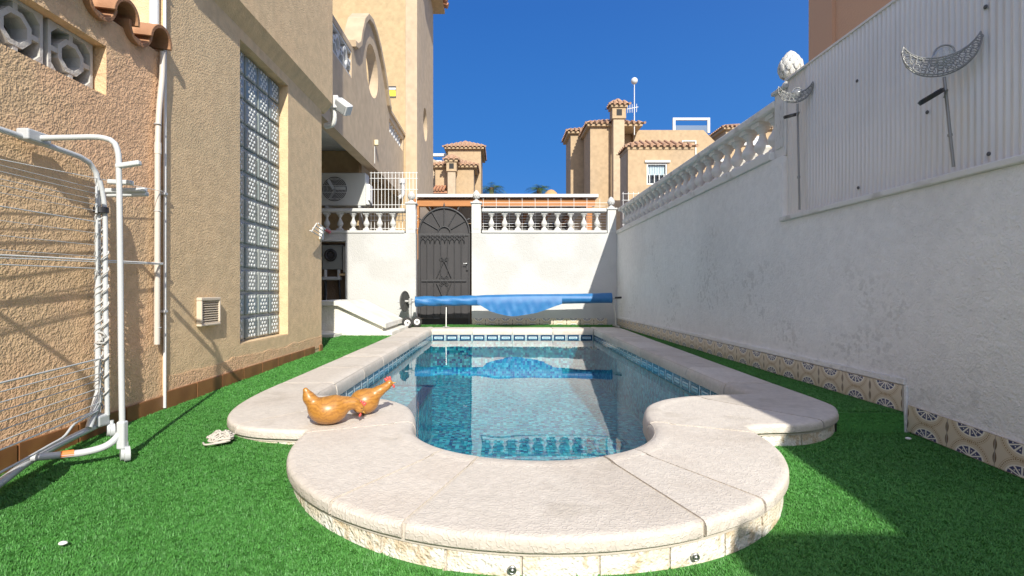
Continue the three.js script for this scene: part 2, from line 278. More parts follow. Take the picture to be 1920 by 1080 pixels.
// plinth blocks under the slabs, all round the outside
const blockCol = (k) => tex(256, [0.37 + 0.06 * k, 0.31], (u, v) => {
  const a = fbm(u, v, 5, 5, 501 + k * 5), f = fbm(u, v, 70, 2, 521 + k), s = fbm(u * 1, v * 0.5, 10, 4, 541 + k);
  let q = mixc([0.78, 0.74, 0.66], [0.70, 0.62, 0.49], sm(0.4, 0.65, a)); q = mixc(q, [0.50, 0.335, 0.155], sm(0.58, 0.74, s) * 0.6); return q.map((x) => x * (0.9 + 0.2 * f));
}, true);
const blockMats = [0, 1, 2].map((k) => M([1, 1, 1], 0.9, { map: blockCol(k), bumpMap: lumpy, bumpScale: 0.006 }));
{
  const line = []; // outline pulled in a little, in even steps
  const pts = [...sampled(outLeft, 60), ...arc(OC, 180, 360, 150).slice(1, -1), ...sampled(outRight, 60)].map(([x, d]) => new THREE.Vector3(x, 0, d));
  const curve = new THREE.CatmullRomCurve3(pts, false, 'centripetal'), L = curve.getLength(), step = 0.205;
  for (let s = 0; s + step < L; s += step) {
    const m = 5, top = [];
    for (let k = 0; k <= m; k++) { const u = (s + 0.004 + (step - 0.008) * k / m) / L, p = curve.getPointAt(u), t = curve.getTangentAt(u); const nx = t.z, nd = -t.x; top.push([p.x, p.z, nx, nd]); }
    const P_ = [], I_ = [], in0 = 0.016 + rr(0, 0.004);
    for (const [x, d, nx, nd] of top) for (const [o, y] of [[in0 + 0.1, -0.05], [in0 + 0.004, -0.05], [in0, -0.056], [in0, -0.2], [in0 + 0.1, -0.2]]) P_.push(x - nx * o, y, -(d - nd * o));
    const n = 5; for (let j = 0; j < m; j++) for (let i = 0; i < n; i++) { const a = j * n + i, b = j * n + (i + 1) % n; I_.push(a, a + n, b, b, a + n, b + n); }
    for (let i = 1; i < n - 1; i++) { I_.push(0, i, i + 1); I_.push(m * n, m * n + i + 1, m * n + i); }
    const g = new THREE.BufferGeometry(); g.setAttribute('position', new THREE.Float32BufferAttribute(P_, 3)); g.setIndex(I_);
    const f = g.toNonIndexed(); f.computeVertexNormals(); mesh('plinth_block', uvm(f), blockMats[line.length % 3], pool); line.push(s);
  }
  const N_ = 200, P_ = [], I_ = []; // mortar behind the blocks
  for (let k = 0; k <= N_; k++) { const u = k / N_, p = curve.getPointAt(u), t = curve.getTangentAt(u); for (const y of [-0.05, -0.2]) P_.push(p.x - t.z * 0.026, y, -(p.z + t.x * 0.026)); }
  for (let k = 0; k < N_; k++) { const a = k * 2; I_.push(a, a + 1, a + 2, a + 1, a + 3, a + 2); }
  const g = new THREE.BufferGeometry(); g.setAttribute('position', new THREE.Float32BufferAttribute(P_, 3)); g.setIndex(I_); g.computeVertexNormals(); mesh('plinth_mortar', uvm(g), mortar, pool);
}
// shell
const shellLine = innerLine.map(([x, d]) => { const cx = 0.2, s = 0.018; if (d > 3.25) return [x + Math.sign(x - cx) * s, d > 8 ? d + s : d]; const dx = x - IC[0], dd = d - IC[1], l = Math.hypot(dx, dd); return d > 2.95 ? [x, d - s] : [x + dx / l * s, d + dd / l * s]; });
const grout = M([0.14, 0.28, 0.31], 0.8);
{
  const P_ = [], I_ = [], n = shellLine.length;
  shellLine.forEach(([x, d]) => { P_.push(x, -0.055, -d, x, FLOOR, -d); });
  for (let i = 0; i < n; i++) { const a = i * 2, b = ((i + 1) % n) * 2; I_.push(a, a + 1, b, a + 1, b + 1, b); }
  const g = new THREE.BufferGeometry(); g.setAttribute('position', new THREE.Float32BufferAttribute(P_, 3)); g.setIndex(I_); g.computeVertexNormals();
  mesh('pool_wall', g, grout, pool);
  mesh('pool_floor', new THREE.ShapeGeometry(new THREE.Shape(shellLine.map(([x, d]) => new THREE.Vector2(x, d)))).rotateX(-Math.PI / 2).translate(0, FLOOR, 0), grout, pool);
  mesh('bench', [box(LX - 0.01, -0.66, FLOOR, -0.31, 3.26, 5.22)], grout, pool);
  // mosaic
  const pitch = 0.034, list = [], hues = [[0.008, 0.16, 0.27], [0.02, 0.29, 0.36], [0.003, 0.06, 0.17], [0.10, 0.43, 0.46], [0.012, 0.22, 0.26]];
  const put = (x, y, d, kind, turn, navy) => list.push([x, y, d, kind, turn, navy]);
  for (let x = LX; x < RX + 0.02; x += pitch) for (let d = 1.97; d < FAR + 0.02; d += pitch) {
    if (!inside(x, d, innerLine)) continue;
    const bench = x < -0.645 && d > 3.26 && d < 5.235;
    put(x, bench ? -0.308 : FLOOR + 0.002, d, 0, 0, bench && (x > -0.735 || d > 5.14));
  }
  for (let y = FLOOR + 0.02; y < -0.21; y += pitch) {
    const n = shellLine.length;
    for (let i = 0; i < n; i++) {
      const a = shellLine[i], b = shellLine[(i + 1) % n], L = Math.hypot(b[0] - a[0], b[1] - a[1]); if (L < 0.02) continue;
      const m = Math.max(1, Math.round(L / pitch)), turn = Math.atan2(-(b[1] - a[1]), b[0] - a[0]);
      for (let k = 0; k < m; k++) { const t = (k + 0.5) / m; put(a[0] + (b[0] - a[0]) * t, y, a[1] + (b[1] - a[1]) * t, 1, -turn, false); }
    }
    for (let d = 3.28; d < 5.22; d += pitch) if (y < -0.32) put(-0.658, y, d, 1, Math.PI / 2, false);
    for (let x = LX; x < -0.66; x += pitch) if (y < -0.32) put(x, y, 5.222, 1, 0, false);
  }
  const tile = new THREE.BoxGeometry(pitch * 0.93, pitch * 0.93, 0.006), mo = P([1, 1, 1], 0.25);
  const o = new THREE.InstancedMesh(tile, mo, list.length); o.name = 'mosaic_tiles'; o.userData.kind = 'stuff'; o.castShadow = o.receiveShadow = true;
  const m = new THREE.Matrix4(), q = new THREE.Quaternion(), e = new THREE.Euler(), one = new THREE.Vector3(1, 1, 1), c = new THREE.Color();
  list.forEach(([x, y, d, kind, turn, navy], i) => {
    e.set(kind ? rr(-0.01, 0.01) : -Math.PI / 2, kind ? -turn : 0, 0); m.compose(V(x, y, d), q.setFromEuler(e), one); o.setMatrixAt(i, m);
    const h = navy ? [0.008, 0.010, 0.09] : hues[Math.floor(Math.pow(rnd(), 0.9) * 5)], k = rr(0.8, 1.2); c.setRGB(h[0] * k, h[1] * k, h[2] * k); o.setColorAt(i, c);
  });
  pool.add(o);
  // border tiles at the water line
  const print = canvasTex(168, 112, (g2, w, h) => {
    g2.fillStyle = '#22405c'; g2.fillRect(0, 0, w, h); g2.fillStyle = '#dfe6e6'; g2.fillRect(0, 0, 6, h); g2.fillRect(w - 6, 0, 6, h);
    g2.fillStyle = '#c6d2d4'; g2.fillRect(30, 34, w - 60, h - 68); g2.fillStyle = '#4d7f98'; g2.fillRect(40, 46, w - 80, h - 92);
    g2.fillStyle = '#4a7590'; for (let k = 0; k < 6; k++) g2.fillRect(20 + k * 24, 14, 9, 5), g2.fillRect(20 + k * 24, h - 19, 9, 5);
  });
  const bt = P([1, 1, 1], 0.2, { map: print }), edge = P([0.75, 0.77, 0.76], 0.3), bg = new THREE.BoxGeometry(0.206, 0.104, 0.008), mats = [edge, edge, edge, edge, bt, edge];
  const border = (x, d, turn) => { const b = new THREE.Mesh(bg, mats); b.name = 'border_tile'; b.position.copy(V(x, -0.15, d)); b.rotation.y = turn; b.castShadow = b.receiveShadow = true; pool.add(b); };
  for (let k = 0; k < 12; k++) border(LX + 0.11 + k * 0.2192, FAR + 0.012, 0);
  for (let k = 0; k < 25; k++) { const d = FAR - 0.09 - k * 0.2105; border(LX - 0.012, d, Math.PI / 2); border(rightIn(d) + (d > 8 ? 0 : 0) + 0.012, d, -Math.PI / 2); }
}
for (const [a, y] of [[263.8, -0.092], [293.2, -0.096]]) { // chrome eyelets in the plinth
  const x = OC[0] + (OC[2] - 0.012) * Math.cos(a * Math.PI / 180), d = OC[1] + (OC[2] - 0.012) * Math.sin(a * Math.PI / 180);
  const g = [new THREE.TorusGeometry(0.009, 0.0024, 8, 20), new THREE.SphereGeometry(0.0062, 12, 8), new THREE.CylinderGeometry(0.011, 0.011, 0.003, 18).rotateX(Math.PI / 2).translate(0, 0, -0.004)];
  mesh('cover_anchor', join(g).translate(x, y, -d + 0.005), steel, pool);
}
{
  const water = new THREE.ShapeGeometry(new THREE.Shape(shellLine.map(([x, d]) => new THREE.Vector2(x, d)))).rotateX(-Math.PI / 2).translate(0, WATER, 0);
  const ripple = tex(512, 1.9, (u, v) => 0.5 + 0.8 * (fbm(u, v, 5, 3, 601) - 0.5));
  struct(mesh('water', uvm(water), P([0.56, 0.90, 0.97], 0.0, { transmission: 1, thickness: 0, ior: 1.333, bumpMap: ripple, bumpScale: 0.0016 })));
}
// ---------------------------------------------------------------- house on the left
const house = thing('stucco_house', 'tan stucco house wall with tall glass block window beside the pool', 'house');
{
  const w = poly([[2.97, -0.3], [5.6, -0.3], [5.6, 2.51], [2.97, 2.51]]); w.holes.push(rectPath(3.835, 4.71, 0.23, 2.43));
  mesh('front_wall', uvm(sideShape(w, -1.86, 0.3)), stucco, house);
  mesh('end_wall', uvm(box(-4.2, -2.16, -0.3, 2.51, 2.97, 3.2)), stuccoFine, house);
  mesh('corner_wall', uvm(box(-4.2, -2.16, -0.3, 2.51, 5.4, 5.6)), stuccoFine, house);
  mesh('upper_storey', uvm(frontShape(poly([[-4.2, 2.51], [-1.86, 2.51], [-1.775, 2.61], [-1.775, 6.4], [-4.2, 6.4]]), 2.95, 2.75)), stucco, house);
  const wavy = []; for (let k = 0; k <= 60; k++) { const d = 2.975 + k * 2.62 / 60; wavy.push([d, 0.155 + 0.05 * (fbm(d * 0.13, 0.3, 16, 4, 731) - 0.5) * 2.4]); }
  mesh('plaster_patch', uvm(sideShape(poly([[2.975, 0.03], [5.595, 0.03], ...wavy.reverse()]), -1.855, 0.0045)), stuccoRough, house);
  const win = new THREE.Group(); win.name = 'glass_block_window'; house.add(win);
  mesh('joint_grid', box(-1.99, -1.952, 0.23, 2.43, 3.82, 4.72), M([0.55, 0.56, 0.54], 0.7), win);
  mesh('sill', uvm(box(-1.952, -1.862, 0.225, 0.238, 3.836, 4.709)), stucco, win);
  const bw = 0.2125, bh = 0.1803, dots = [];
  for (let r = 0; r < 5; r++) for (let c = 0; c < (r % 2 ? 2 : 3); c++) dots.push([(c - (r % 2 ? 0.5 : 1)) * 0.047, (r - 2) * 0.029]);
  const pane = new RoundedBoxGeometry(0.05, bh - 0.02, bw - 0.02, 2, 0.012), lens = join(dots.map(([z, y]) => new THREE.SphereGeometry(0.0135, 8, 6).scale(0.42, 1, 1).translate(0.025, y, z)));
  const rim = join([[0, bh / 2 - 0.016, bw - 0.03, 0.008], [0, -bh / 2 + 0.016, bw - 0.03, 0.008]].map(([z, y, l, t]) => new THREE.BoxGeometry(0.006, t, l).translate(0.025, y, z)).concat([-1, 1].map((s) => new THREE.BoxGeometry(0.006, bh - 0.03, 0.008).translate(0.025, 0, s * (bw / 2 - 0.016)))));
  const glassMats = [[0.25, 0.285, 0.265], [0.30, 0.32, 0.30], [0.21, 0.245, 0.24]].map((c) => P(c, 0.22, { ior: 1.5 })), lensGlintMat = P([0.62, 0.64, 0.62], 0.15), rimMat = P([0.30, 0.33, 0.33], 0.15);  // lens colour paled to paint in the sky caught by the domes
  for (let r = 0; r < 12; r++) for (let c = 0; c < 4; c++) {
    const b = mesh('glass_block', pane, glassMats[Math.floor(rnd() * 3)], win); b.position.copy(V(-1.955, 0.238 + bh * (r + 0.5) * 1.012, 3.846 + bw * (c + 0.5) * 1.01));
    const l = new THREE.Mesh(join([lens]), lensGlintMat); void l;
    b.geometry = pane;
  }
  // the pressed lenses and rims of each block belong to its face
  const face = lens;
  for (const b of [...win.children]) if (b.name === 'glass_block') { const p = b.position; const q = mesh('glass_relief', face, rnd() < 0.5 ? lensGlintMat : lensGlintMat, win); q.position.copy(p); }
  void rimMat;
  const tileG = [0, 1, 2].map((k) => uvm(rbox(-0.006, 0.006, -0.05, 0.05, -0.1465, 0.1465, 0.003, 1).translate(k * 0.0, 0, 0)));
  const skirtMat = [0.0, 1, 2].map((k) => M([1, 1, 1], 0.55, { map: tex(256, 0.6, (u, v) => mixc([0.27, 0.12, 0.042], [0.21, 0.088, 0.032], sm(0.3, 0.7, fbm(u, v, 6 + k, 5, 701 + k))).map((x) => x * (0.95 + 0.06 * k)), true) }));
  for (let k = 0; k < 9; k++) { const d = 3.115 + k * 0.3; if (d + 0.146 > 5.6) break; const t = mesh('skirting_tile', tileG[0], skirtMat[k % 3], house); t.position.copy(V(-1.852, 0.008, d)); }
  { const t = mesh('skirting_tile', uvm(rbox(-0.006, 0.006, -0.05, 0.05, -0.042, 0.042, 0.003, 1)), skirtMat[1], house); t.position.copy(V(-1.852, 0.008, 5.557)); }
  // garden wall butting against the house
  const gw = thing('garden_wall', 'rough tan garden wall with octagon breeze blocks and clay tile top behind the drying rack', 'wall');
  const s = poly([[-3, -0.4], [2.968, -0.4], [2.968, 1.93], [-3, 1.93]]); s.holes.push(rectPath(1.70, 2.545, 1.55, 1.785));
  mesh('wall_body', uvm(sideShape(s, -1.872, 0.2)), stuccoRough, gw);
  mesh('shade_box', [box(-2.9, -2.88, 1.3, 1.95, 1.2, 2.75), box(-2.88, -2.073, 1.88, 1.9, 1.2, 2.75), box(-2.88, -2.073, 1.3, 1.32, 1.2, 2.75), box(-2.88, -2.073, 1.321, 1.879, 1.2, 1.22), box(-2.88, -2.073, 1.321, 1.879, 2.73, 2.75)], M([0.20, 0.15, 0.11], 0.95), gw);  // added closed box, coloured dark so the block openings read as shade
  // breeze blocks: square frame, octagon ring, four diagonal webs
  const octo = (r, rot = Math.PI / 8) => Array.from({ length: 8 }, (_, i) => [r * Math.cos(rot + i * Math.PI / 4), r * Math.sin(rot + i * Math.PI / 4)]);
  const ring = poly(octo(0.078)); ring.holes.push(new THREE.Path(octo(0.056).map(([a, b]) => new THREE.Vector2(a, b))));
  const frame = poly([[-0.125, -0.115], [0.125, -0.115], [0.125, 0.115], [-0.125, 0.115]]);
  frame.holes.push(new THREE.Path([[-0.075, -0.1], [0.075, -0.1], [0.11, -0.065], [0.11, 0.065], [0.075, 0.1], [-0.075, 0.1], [-0.11, 0.065], [-0.11, -0.065]].map(([a, b]) => new THREE.Vector2(a, b))));
  const bars = [[0, 1], [0, -1], [1, 0], [-1, 0]].map(([a, b]) => poly(a ? [[a * 0.068, -0.011], [a * 0.115, -0.011], [a * 0.115, 0.011], [a * 0.068, 0.011]] : [[-0.011, b * 0.068], [0.011, b * 0.068], [0.011, b * 0.105], [-0.011, b * 0.105]]));
  const blockStone = M([0.50, 0.48, 0.44], 0.9, { bumpMap: grainy, bumpScale: 0.003 });
  const blockG = uvm(join([sideShape(ring, 0, 0.085), sideShape(frame, 0.0015, 0.088), ...bars.map((b) => sideShape(b, -0.002, 0.08))]));
  for (const d of [1.85, 2.126, 2.402]) { const b = mesh('breeze_block', blockG, blockStone, gw); b.position.copy(V(-1.925, 1.6675, d)); }
  // barrel tiles along the top
  const half = new THREE.Shape(); half.absarc(0, 0, 0.088, 0, Math.PI, false); half.absarc(0, 0, 0.074, Math.PI, 0, true);
  const up = new THREE.ExtrudeGeometry(half, { depth: 0.4, bevelEnabled: true, bevelSize: 0.002, bevelThickness: 0.002, bevelSegments: 1, curveSegments: 14 }).rotateY(Math.PI / 2);
  const down = up.clone().rotateX(Math.PI);
  const upG = uvm(up.clone().rotateZ(-0.12)), downG = uvm(down.clone().rotateZ(-0.12));
  for (let k = 0; k < 15; k++) {
    const d = 2.868 - k * 0.262;
    const t = mesh('roof_tile', upG, k % 2 ? clay : terracotta, gw); t.material = clay; t.position.copy(V(-2.215 + rr(-0.008, 0.008), 2.0, d)); t.rotation.x = rr(-0.03, 0.03);
    const u = mesh('roof_tile', downG, clay, gw); u.position.copy(V(-2.23, 2.015, d - 0.131));
  }
  for (let k = 0; k < 15; k++) { const t = mesh('skirting_tile', tileG[0], skirtMat[k % 3], gw); const d = 2.815 - k * 0.3; t.position.copy(V(-1.865, d > 1.5 ? -0.012 - 0.012 * (2.9 - d) : -0.03, d)); }
}
{ // pipes and vent on the wall
  const pipeM = P([0.60, 0.54, 0.47], 0.45);
  const dp = thing('downpipe', 'white downpipe dropping from the tiled garden wall top to knee height', 'pipe');
  mesh('pipe', tube([[-1.845, 1.93, 2.93], [-1.845, 1.8, 2.925], [-1.845, 1.62, 2.90], [-1.845, 1.45, 2.888], [-1.845, 1.0, 2.884], [-1.845, 0.33, 2.88]], 0.0145, 50, 12), pipeM, dp);
  for (const y of [1.52, 1.05, 0.42]) mesh('clip', new THREE.TorusGeometry(0.016, 0.003, 6, 16).rotateX(Math.PI / 2).translate(-1.845, y, -2.886), greyPlastic, dp);
  mesh('coupling', cyl([-1.845, 1.36, 2.887], [-1.845, 1.42, 2.888], 0.0175, 0.0175, 14), pipeM, dp);
  const cd = thing('conduit', 'thin white conduit running down the house corner beside the downpipe', 'pipe');
  mesh('pipe', tube([[-1.852, 2.7, 2.958], [-1.852, 1.5, 2.96], [-1.853, 0.8, 2.96], [-1.853, -0.03, 2.96]], 0.008, 30, 10), plastic, cd);
  for (const y of [2.3, 1.15, 0.5]) mesh('clip', box(-1.872, -1.838, y, y + 0.012, 2.936, 2.964), greyPlastic, cd);
  const rp = thing('rain_pipe', 'white rain pipe rising above the garden wall against the sunlit house end', 'pipe');
  mesh('pipe', cyl([-1.895, 2.02, 2.935], [-1.895, 3.2, 2.935], 0.024, 0.024, 14), plastic, rp);
  mesh('bracket', box(-1.92, -1.87, 2.4, 2.415, 2.93, 2.968), plastic, rp);
  const ventM = P([0.60, 0.51, 0.39], 0.5), v = thing('wall_vent', 'small cream louvred vent on the tan wall left of the glass blocks', 'vent', [-1.859, 0.488, 3.39]);
  mesh('frame', [rbox(0, 0.035, 0.068, 0.09, -0.115, 0.115, 0.006), rbox(0, 0.035, -0.09, -0.074, -0.115, 0.115, 0.006), rbox(0, 0.035, -0.0735, 0.0675, -0.115, -0.098, 0.006), rbox(0, 0.035, -0.0735, 0.0675, 0.098, 0.115, 0.006)], ventM, v);
  mesh('backing', box(0, 0.004, -0.08, 0.08, -0.105, 0.105), dark, v);
  for (let k = 0; k < 10; k++) { const q = mesh('slat', new THREE.BoxGeometry(0.022, 0.004, 0.196), ventM, v); q.position.set(0.018, -0.066 + k * 0.0146, 0); q.rotation.z = -0.6; }
  const cl = thing('clothesline_bracket', 'folded white clothesline bracket at the far corner of the tan wall', 'bracket', [-1.86, 1.22, 5.35]);
  mesh('mount', rbox(0, 0.035, -0.07, 0.06, 0.17, 0.22, 0.006), white, cl);
  for (let k = 0; k < 4; k++) mesh('arm', cyl([0.02 + 0.012 * k, -0.045 + 0.028 * k, 0.2], [0.075 + 0.012 * k, -0.03 + 0.028 * k, -0.30 + 0.04 * k], 0.0055), white, cl);
  mesh('end_bar', cyl([0.075, -0.04, -0.27], [0.11, 0.05, -0.22], 0.005), white, cl);
  const fl = thing('floodlight', 'grey white floodlight on the house corner under the upper storey', 'lamp', [-1.80, 2.66, 5.86]);
  mesh('junction_box', rbox(-0.07, 0.05, -0.05, 0.09, -0.06, 0.06, 0.01), white, fl);
  const hd = mesh('lamp_head', rbox(-0.09, 0.09, -0.06, 0.06, -0.05, 0.05, 0.012), plastic, fl); hd.position.copy(V(0.10, -0.03, -0.03)); hd.rotation.set(0.4, -0.5, -0.5);
  const lens = mesh('lens', box(-0.075, 0.075, -0.045, 0.045, -0.056, -0.0505), P([0.4, 0.42, 0.43], 0.1), hd); void lens;
  mesh('elbow', tube([[-0.02, -0.05, 0], [-0.01, -0.13, 0], [-0.03, -0.2, 0.02], [-0.12, -0.22, 0.04]], 0.032, 24, 12), oldWhite, fl);
  mesh('arm', box(-0.2, -0.07, -0.01, 0.03, -0.02, 0.02), white, fl);
}
// ---------------------------------------------------------------- neighbouring half of the house: balcony, porch and tower
const terrace = thing('terraced_house', 'tan terraced house with curved balcony parapet and tower beyond the gate', 'house');
{
  const topLine = [[11.16, 4.37], [11.01, 4.44], [10.80, 4.70], [10.50, 4.96], [10.17, 5.20], [9.85, 5.34], [9.56, 5.39], [9.27, 5.33], [9.04, 5.14], [8.87, 4.87], [8.76, 4.63], [8.56, 4.49], [8.38, 4.455]];
  const w = poly([[5.75, 2.90], [12.92, 2.90], [12.92, 4.37], ...topLine, [5.75, 4.455]]);
  const hole = new THREE.Path(); hole.absarc(9.71, 4.61, 0.46, 0, Math.PI * 2, true); w.holes.push(hole, rectPath(11.21, 12.81, 3.97, 4.255), rectPath(7.2, 8.34, 3.94, 4.36));
  mesh('balcony_wall', uvm(sideShape(w, -2.30, 0.18)), stuccoPink, terrace);
  const off = topLine.map(([d, y], i) => { const a = topLine[Math.max(0, i - 1)], b = topLine[Math.min(topLine.length - 1, i + 1)], l = Math.hypot(b[0] - a[0], b[1] - a[1]); return [d + (b[1] - a[1]) / l * 0.1, y - (b[0] - a[0]) / l * 0.1]; });
  mesh('parapet_cap', uvm(sideShape(poly([...topLine.map(([d, y]) => [d, y + 0.004]), ...off.reverse()]), -2.25, 0.28, 0.012)), stuccoPink, terrace);
  mesh('balcony_cap', uvm(box(-2.52, -2.26, 4.374, 4.43, 11.17, 12.92)), stuccoPink, terrace);
  for (let k = 0; k < 7; k++) { const b = mesh('baluster', lathe([[0.04, 0], [0.04, 0.02], [0.024, 0.05], [0.05, 0.11], [0.024, 0.19], [0.021, 0.225], [0.04, 0.265], [0.04, 0.285]], 10), whitePaint, terrace); b.position.copy(V(-2.38, 3.97, 11.33 + k * 0.224)); }
  // wave lattice
  for (let k = 0; k < 3; k++) for (const s of [1, -1]) {
    const t = []; for (let i = 0; i <= 24; i++) { const u = i / 24; t.push([7.2 + k * 0.38 + u * 0.38, 4.15 + s * (0.055 + 0.085 * Math.sin(u * Math.PI * 2))]); }
    const sh = poly([...t.map(([d, y]) => [d, y + 0.026]), ...t.reverse().map(([d, y]) => [d, y - 0.026])]); mesh('lattice_wave', sideShape(sh, -2.315, 0.11), whitePaint, terrace);
  }
  mesh('lattice_frame', [box(-2.43, -2.31, 3.942, 3.975, 7.2, 8.34), box(-2.43, -2.31, 4.325, 4.358, 7.2, 8.34)], whitePaint, terrace);
  mesh('balcony_floor', uvm(box(-4.6, -2.482, 3.25, 3.4, 5.71, 12.92)), plaster, terrace);
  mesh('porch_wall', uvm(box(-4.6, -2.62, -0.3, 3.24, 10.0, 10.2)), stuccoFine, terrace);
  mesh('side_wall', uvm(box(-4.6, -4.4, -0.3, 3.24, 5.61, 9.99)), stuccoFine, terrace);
  const tw = poly([[12.94, -0.3], [16.12, -0.3], [16.12, 9.15], [12.94, 9.15]]); const oh = new THREE.Path(); oh.absellipse(14.4, 5.10, 0.39, 0.44, 0, Math.PI * 2, true); tw.holes.push(oh);
  mesh('tower_side', uvm(sideShape(tw, -1.98, 0.28)), stuccoPink, terrace);
  mesh('tower_front', uvm(box(-6.2, -2.262, -0.3, 9.15, 12.94, 13.2)), stuccoFine, terrace);
  mesh('tower_back', uvm(box(-6.2, -2.262, -0.3, 9.15, 15.86, 16.12)), stuccoFine, terrace);
  mesh('eave', uvm(box(-6.4, -1.66, 9.15, 9.26, 12.6, 16.45)), stuccoFine, terrace);
  const rt = []; for (let k = 0; k < 14; k++) rt.push(new THREE.CylinderGeometry(0.09, 0.09, 0.6, 8).rotateZ(Math.PI / 2 - 0.35).translate(-1.82, 9.36, -12.8 - k * 0.26));
  mesh('roof', uvm(join(rt)), terracotta, terrace);
  const lamp = thing('balcony_lamp', 'small cream lamp box with a cable on the balcony wall', 'lamp', [-2.29, 3.35, 9.85]);
  mesh('lamp_box', rbox(0, 0.07, -0.05, 0.05, -0.04, 0.04, 0.012), M([0.72, 0.64, 0.42], 0.5), lamp); mesh('cable', cyl([0.0, -0.38, 0], [0.0, -0.05, 0], 0.007, 0.007, 6), white, lamp);
  const sign = canvasTex(180, 210, (g, w, h) => {
    g.fillStyle = '#2b2d33'; g.fillRect(0, 0, w, h); g.fillStyle = '#e8e6e0'; g.fillRect(8, 30, w - 16, 34); g.fillStyle = '#f1d92e'; g.fillRect(8, 80, w - 16, 106);
    g.fillStyle = '#3a3a3a'; for (let k = 0; k < 7; k++) g.fillRect(16 + k * 22, 40, 13, 14); for (let k = 0; k < 6; k++) g.fillRect(24 + k * 23, 96, 15, 12);
  });
  tag(mesh('alarm_sign', new THREE.BoxGeometry(0.24, 0.277, 0.012).translate(-2.605, 5.44, -12.93), [white, white, white, white, M([1, 1, 1], 0.5, { map: sign }), white]), 'yellow and black alarm notice on the sunlit tower wall', 'sign');
}
// ---------------------------------------------------------------- back wall with gate, balustrades and pillars
const BACK = 9.46;
const fanTile = canvasTex(256, 144, (g, w, h) => {
  g.fillStyle = '#d6c9b2'; g.fillRect(0, 0, w, h);
  for (const [x, y] of [[w / 2, -34], [w / 2, h + 34]]) { g.strokeStyle = '#9c7f5a'; g.lineWidth = 5; g.setLineDash([7, 4]); g.beginPath(); g.arc(x, y, 108, 0, 7); g.stroke(); g.setLineDash([]); g.strokeStyle = '#b9a27e'; g.lineWidth = 2; for (const r of [100, 116]) { g.beginPath(); g.arc(x, y, r, 0, 7); g.stroke(); } }
  for (const [y, s] of [[0, 1], [h, -1]]) {
    g.fillStyle = '#ece6d8'; g.beginPath(); g.ellipse(w / 2, y, 78, 50, 0, 0, 7); g.fill();
    g.fillStyle = '#4a4c70'; for (let k = 0; k < 6; k++) { const a = s * (0.2 + k * 0.55), q = (t, r) => [w / 2 + Math.cos(t) * 74 * r, y + Math.sin(t) * 47 * r]; g.beginPath(); g.moveTo(...q(a, 0.2)); g.lineTo(...q(a - 0.2, 0.95)); g.lineTo(...q(a + 0.2, 0.95)); g.fill(); }
    g.fillStyle = '#ece6d8'; for (let k = 0; k < 6; k++) { const a = s * (0.2 + k * 0.55); g.fillRect(w / 2 + Math.cos(a) * 48 - 3, y + Math.sin(a) * 31 - 3, 6, 6); }
  }
  g.fillStyle = '#75624c'; for (const x of [0, w]) for (const y of [42, 102]) { g.beginPath(); g.moveTo(x, y - 26); g.quadraticCurveTo(x + 15, y, x, y + 26); g.quadraticCurveTo(x - 15, y, x, y - 26); g.fill(); }
  g.fillStyle = '#b5a68c'; g.fillRect(0, 0, w, 2); g.fillRect(0, h - 2, w, 2);
});
const tileFace = P([1, 1, 1], 0.3, { map: fanTile }), tileEdge = M([0.6, 0.54, 0.45], 0.6);
const fanG = new THREE.BoxGeometry(0.236, 0.135, 0.01);
function fan(parent, x, y, d, turn, tilt = 0) { const t = mesh('skirting_tile', fanG, [tileEdge, tileEdge, tileEdge, tileEdge, tileFace, tileEdge], parent); t.position.copy(V(x, y, d)); t.rotation.set(0, turn, tilt, 'YXZ'); return t; }
const back = thing('back_wall', 'white plastered back wall on both sides of the iron gate', 'wall');
mesh('wall_panel', uvm(box(-2.72, -1.47, -0.2, 1.64, BACK, BACK + 0.2)), plaster, back);
mesh('wall_panel', uvm(box(-0.478, 2.1, -0.2, 1.64, BACK, BACK + 0.2)), plaster, back);
mesh('lintel', uvm(box(-4.0, -2.721, 1.5, 1.64, BACK + 0.01, BACK + 0.2)), plaster, back);
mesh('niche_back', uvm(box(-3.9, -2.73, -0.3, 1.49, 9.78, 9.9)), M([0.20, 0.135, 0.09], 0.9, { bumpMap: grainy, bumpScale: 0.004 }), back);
mesh('threshold', uvm(box(-1.469, -0.479, -0.2, 0.012, BACK + 0.02, BACK + 0.2)), plaster, back);
for (let k = 0; k < 10; k++) fan(back, -0.355 + k * 0.24, 0.062, BACK - 0.006, 0);
const balG = (() => {
  const p = [[0.046, 0.035], [0.046, 0.05], [0.030, 0.06], [0.026, 0.072], [0.05, 0.105], [0.056, 0.13], [0.048, 0.155], [0.030, 0.19], [0.022, 0.22], [0.021, 0.245], [0.034, 0.255], [0.034, 0.268], [0.046, 0.278], [0.046, 0.295]];
  return uvm(join([lathe(p, 14), new THREE.BoxGeometry(0.105, 0.036, 0.105).translate(0, 0.018, 0), new THREE.BoxGeometry(0.105, 0.036, 0.105).translate(0, 0.312, 0)]));
})();
function balustrade(label, list, rails, m, fat = 1, group) {
  const o = thing('balustrade', label, 'balustrade', [0, 0, 0], group);
  for (const [n, g] of rails) mesh(n, uvm(g), m, o);
  for (const [x, d] of list) { const b = mesh('baluster', balG, m, o); b.position.copy(V(x, 1.69, d)); b.scale.set(fat, 1, fat); }
  return o;
}
const range = (a, b, s) => { const r = []; for (let x = a; x <= b + 1e-6; x += s) r.push(x); return r; };
balustrade('white balustrade on the back wall right of the gate', range(-0.13, 1.86, 0.2365).map((x) => [x, BACK + 0.1]), [['base_rail', rbox(-0.30, 1.92, 1.642, 1.69, BACK - 0.02, BACK + 0.22, 0.01)], ['top_rail', rbox(-0.30, 1.92, 2.02, 2.085, BACK + 0.0, BACK + 0.2, 0.018)]], whitePaint);
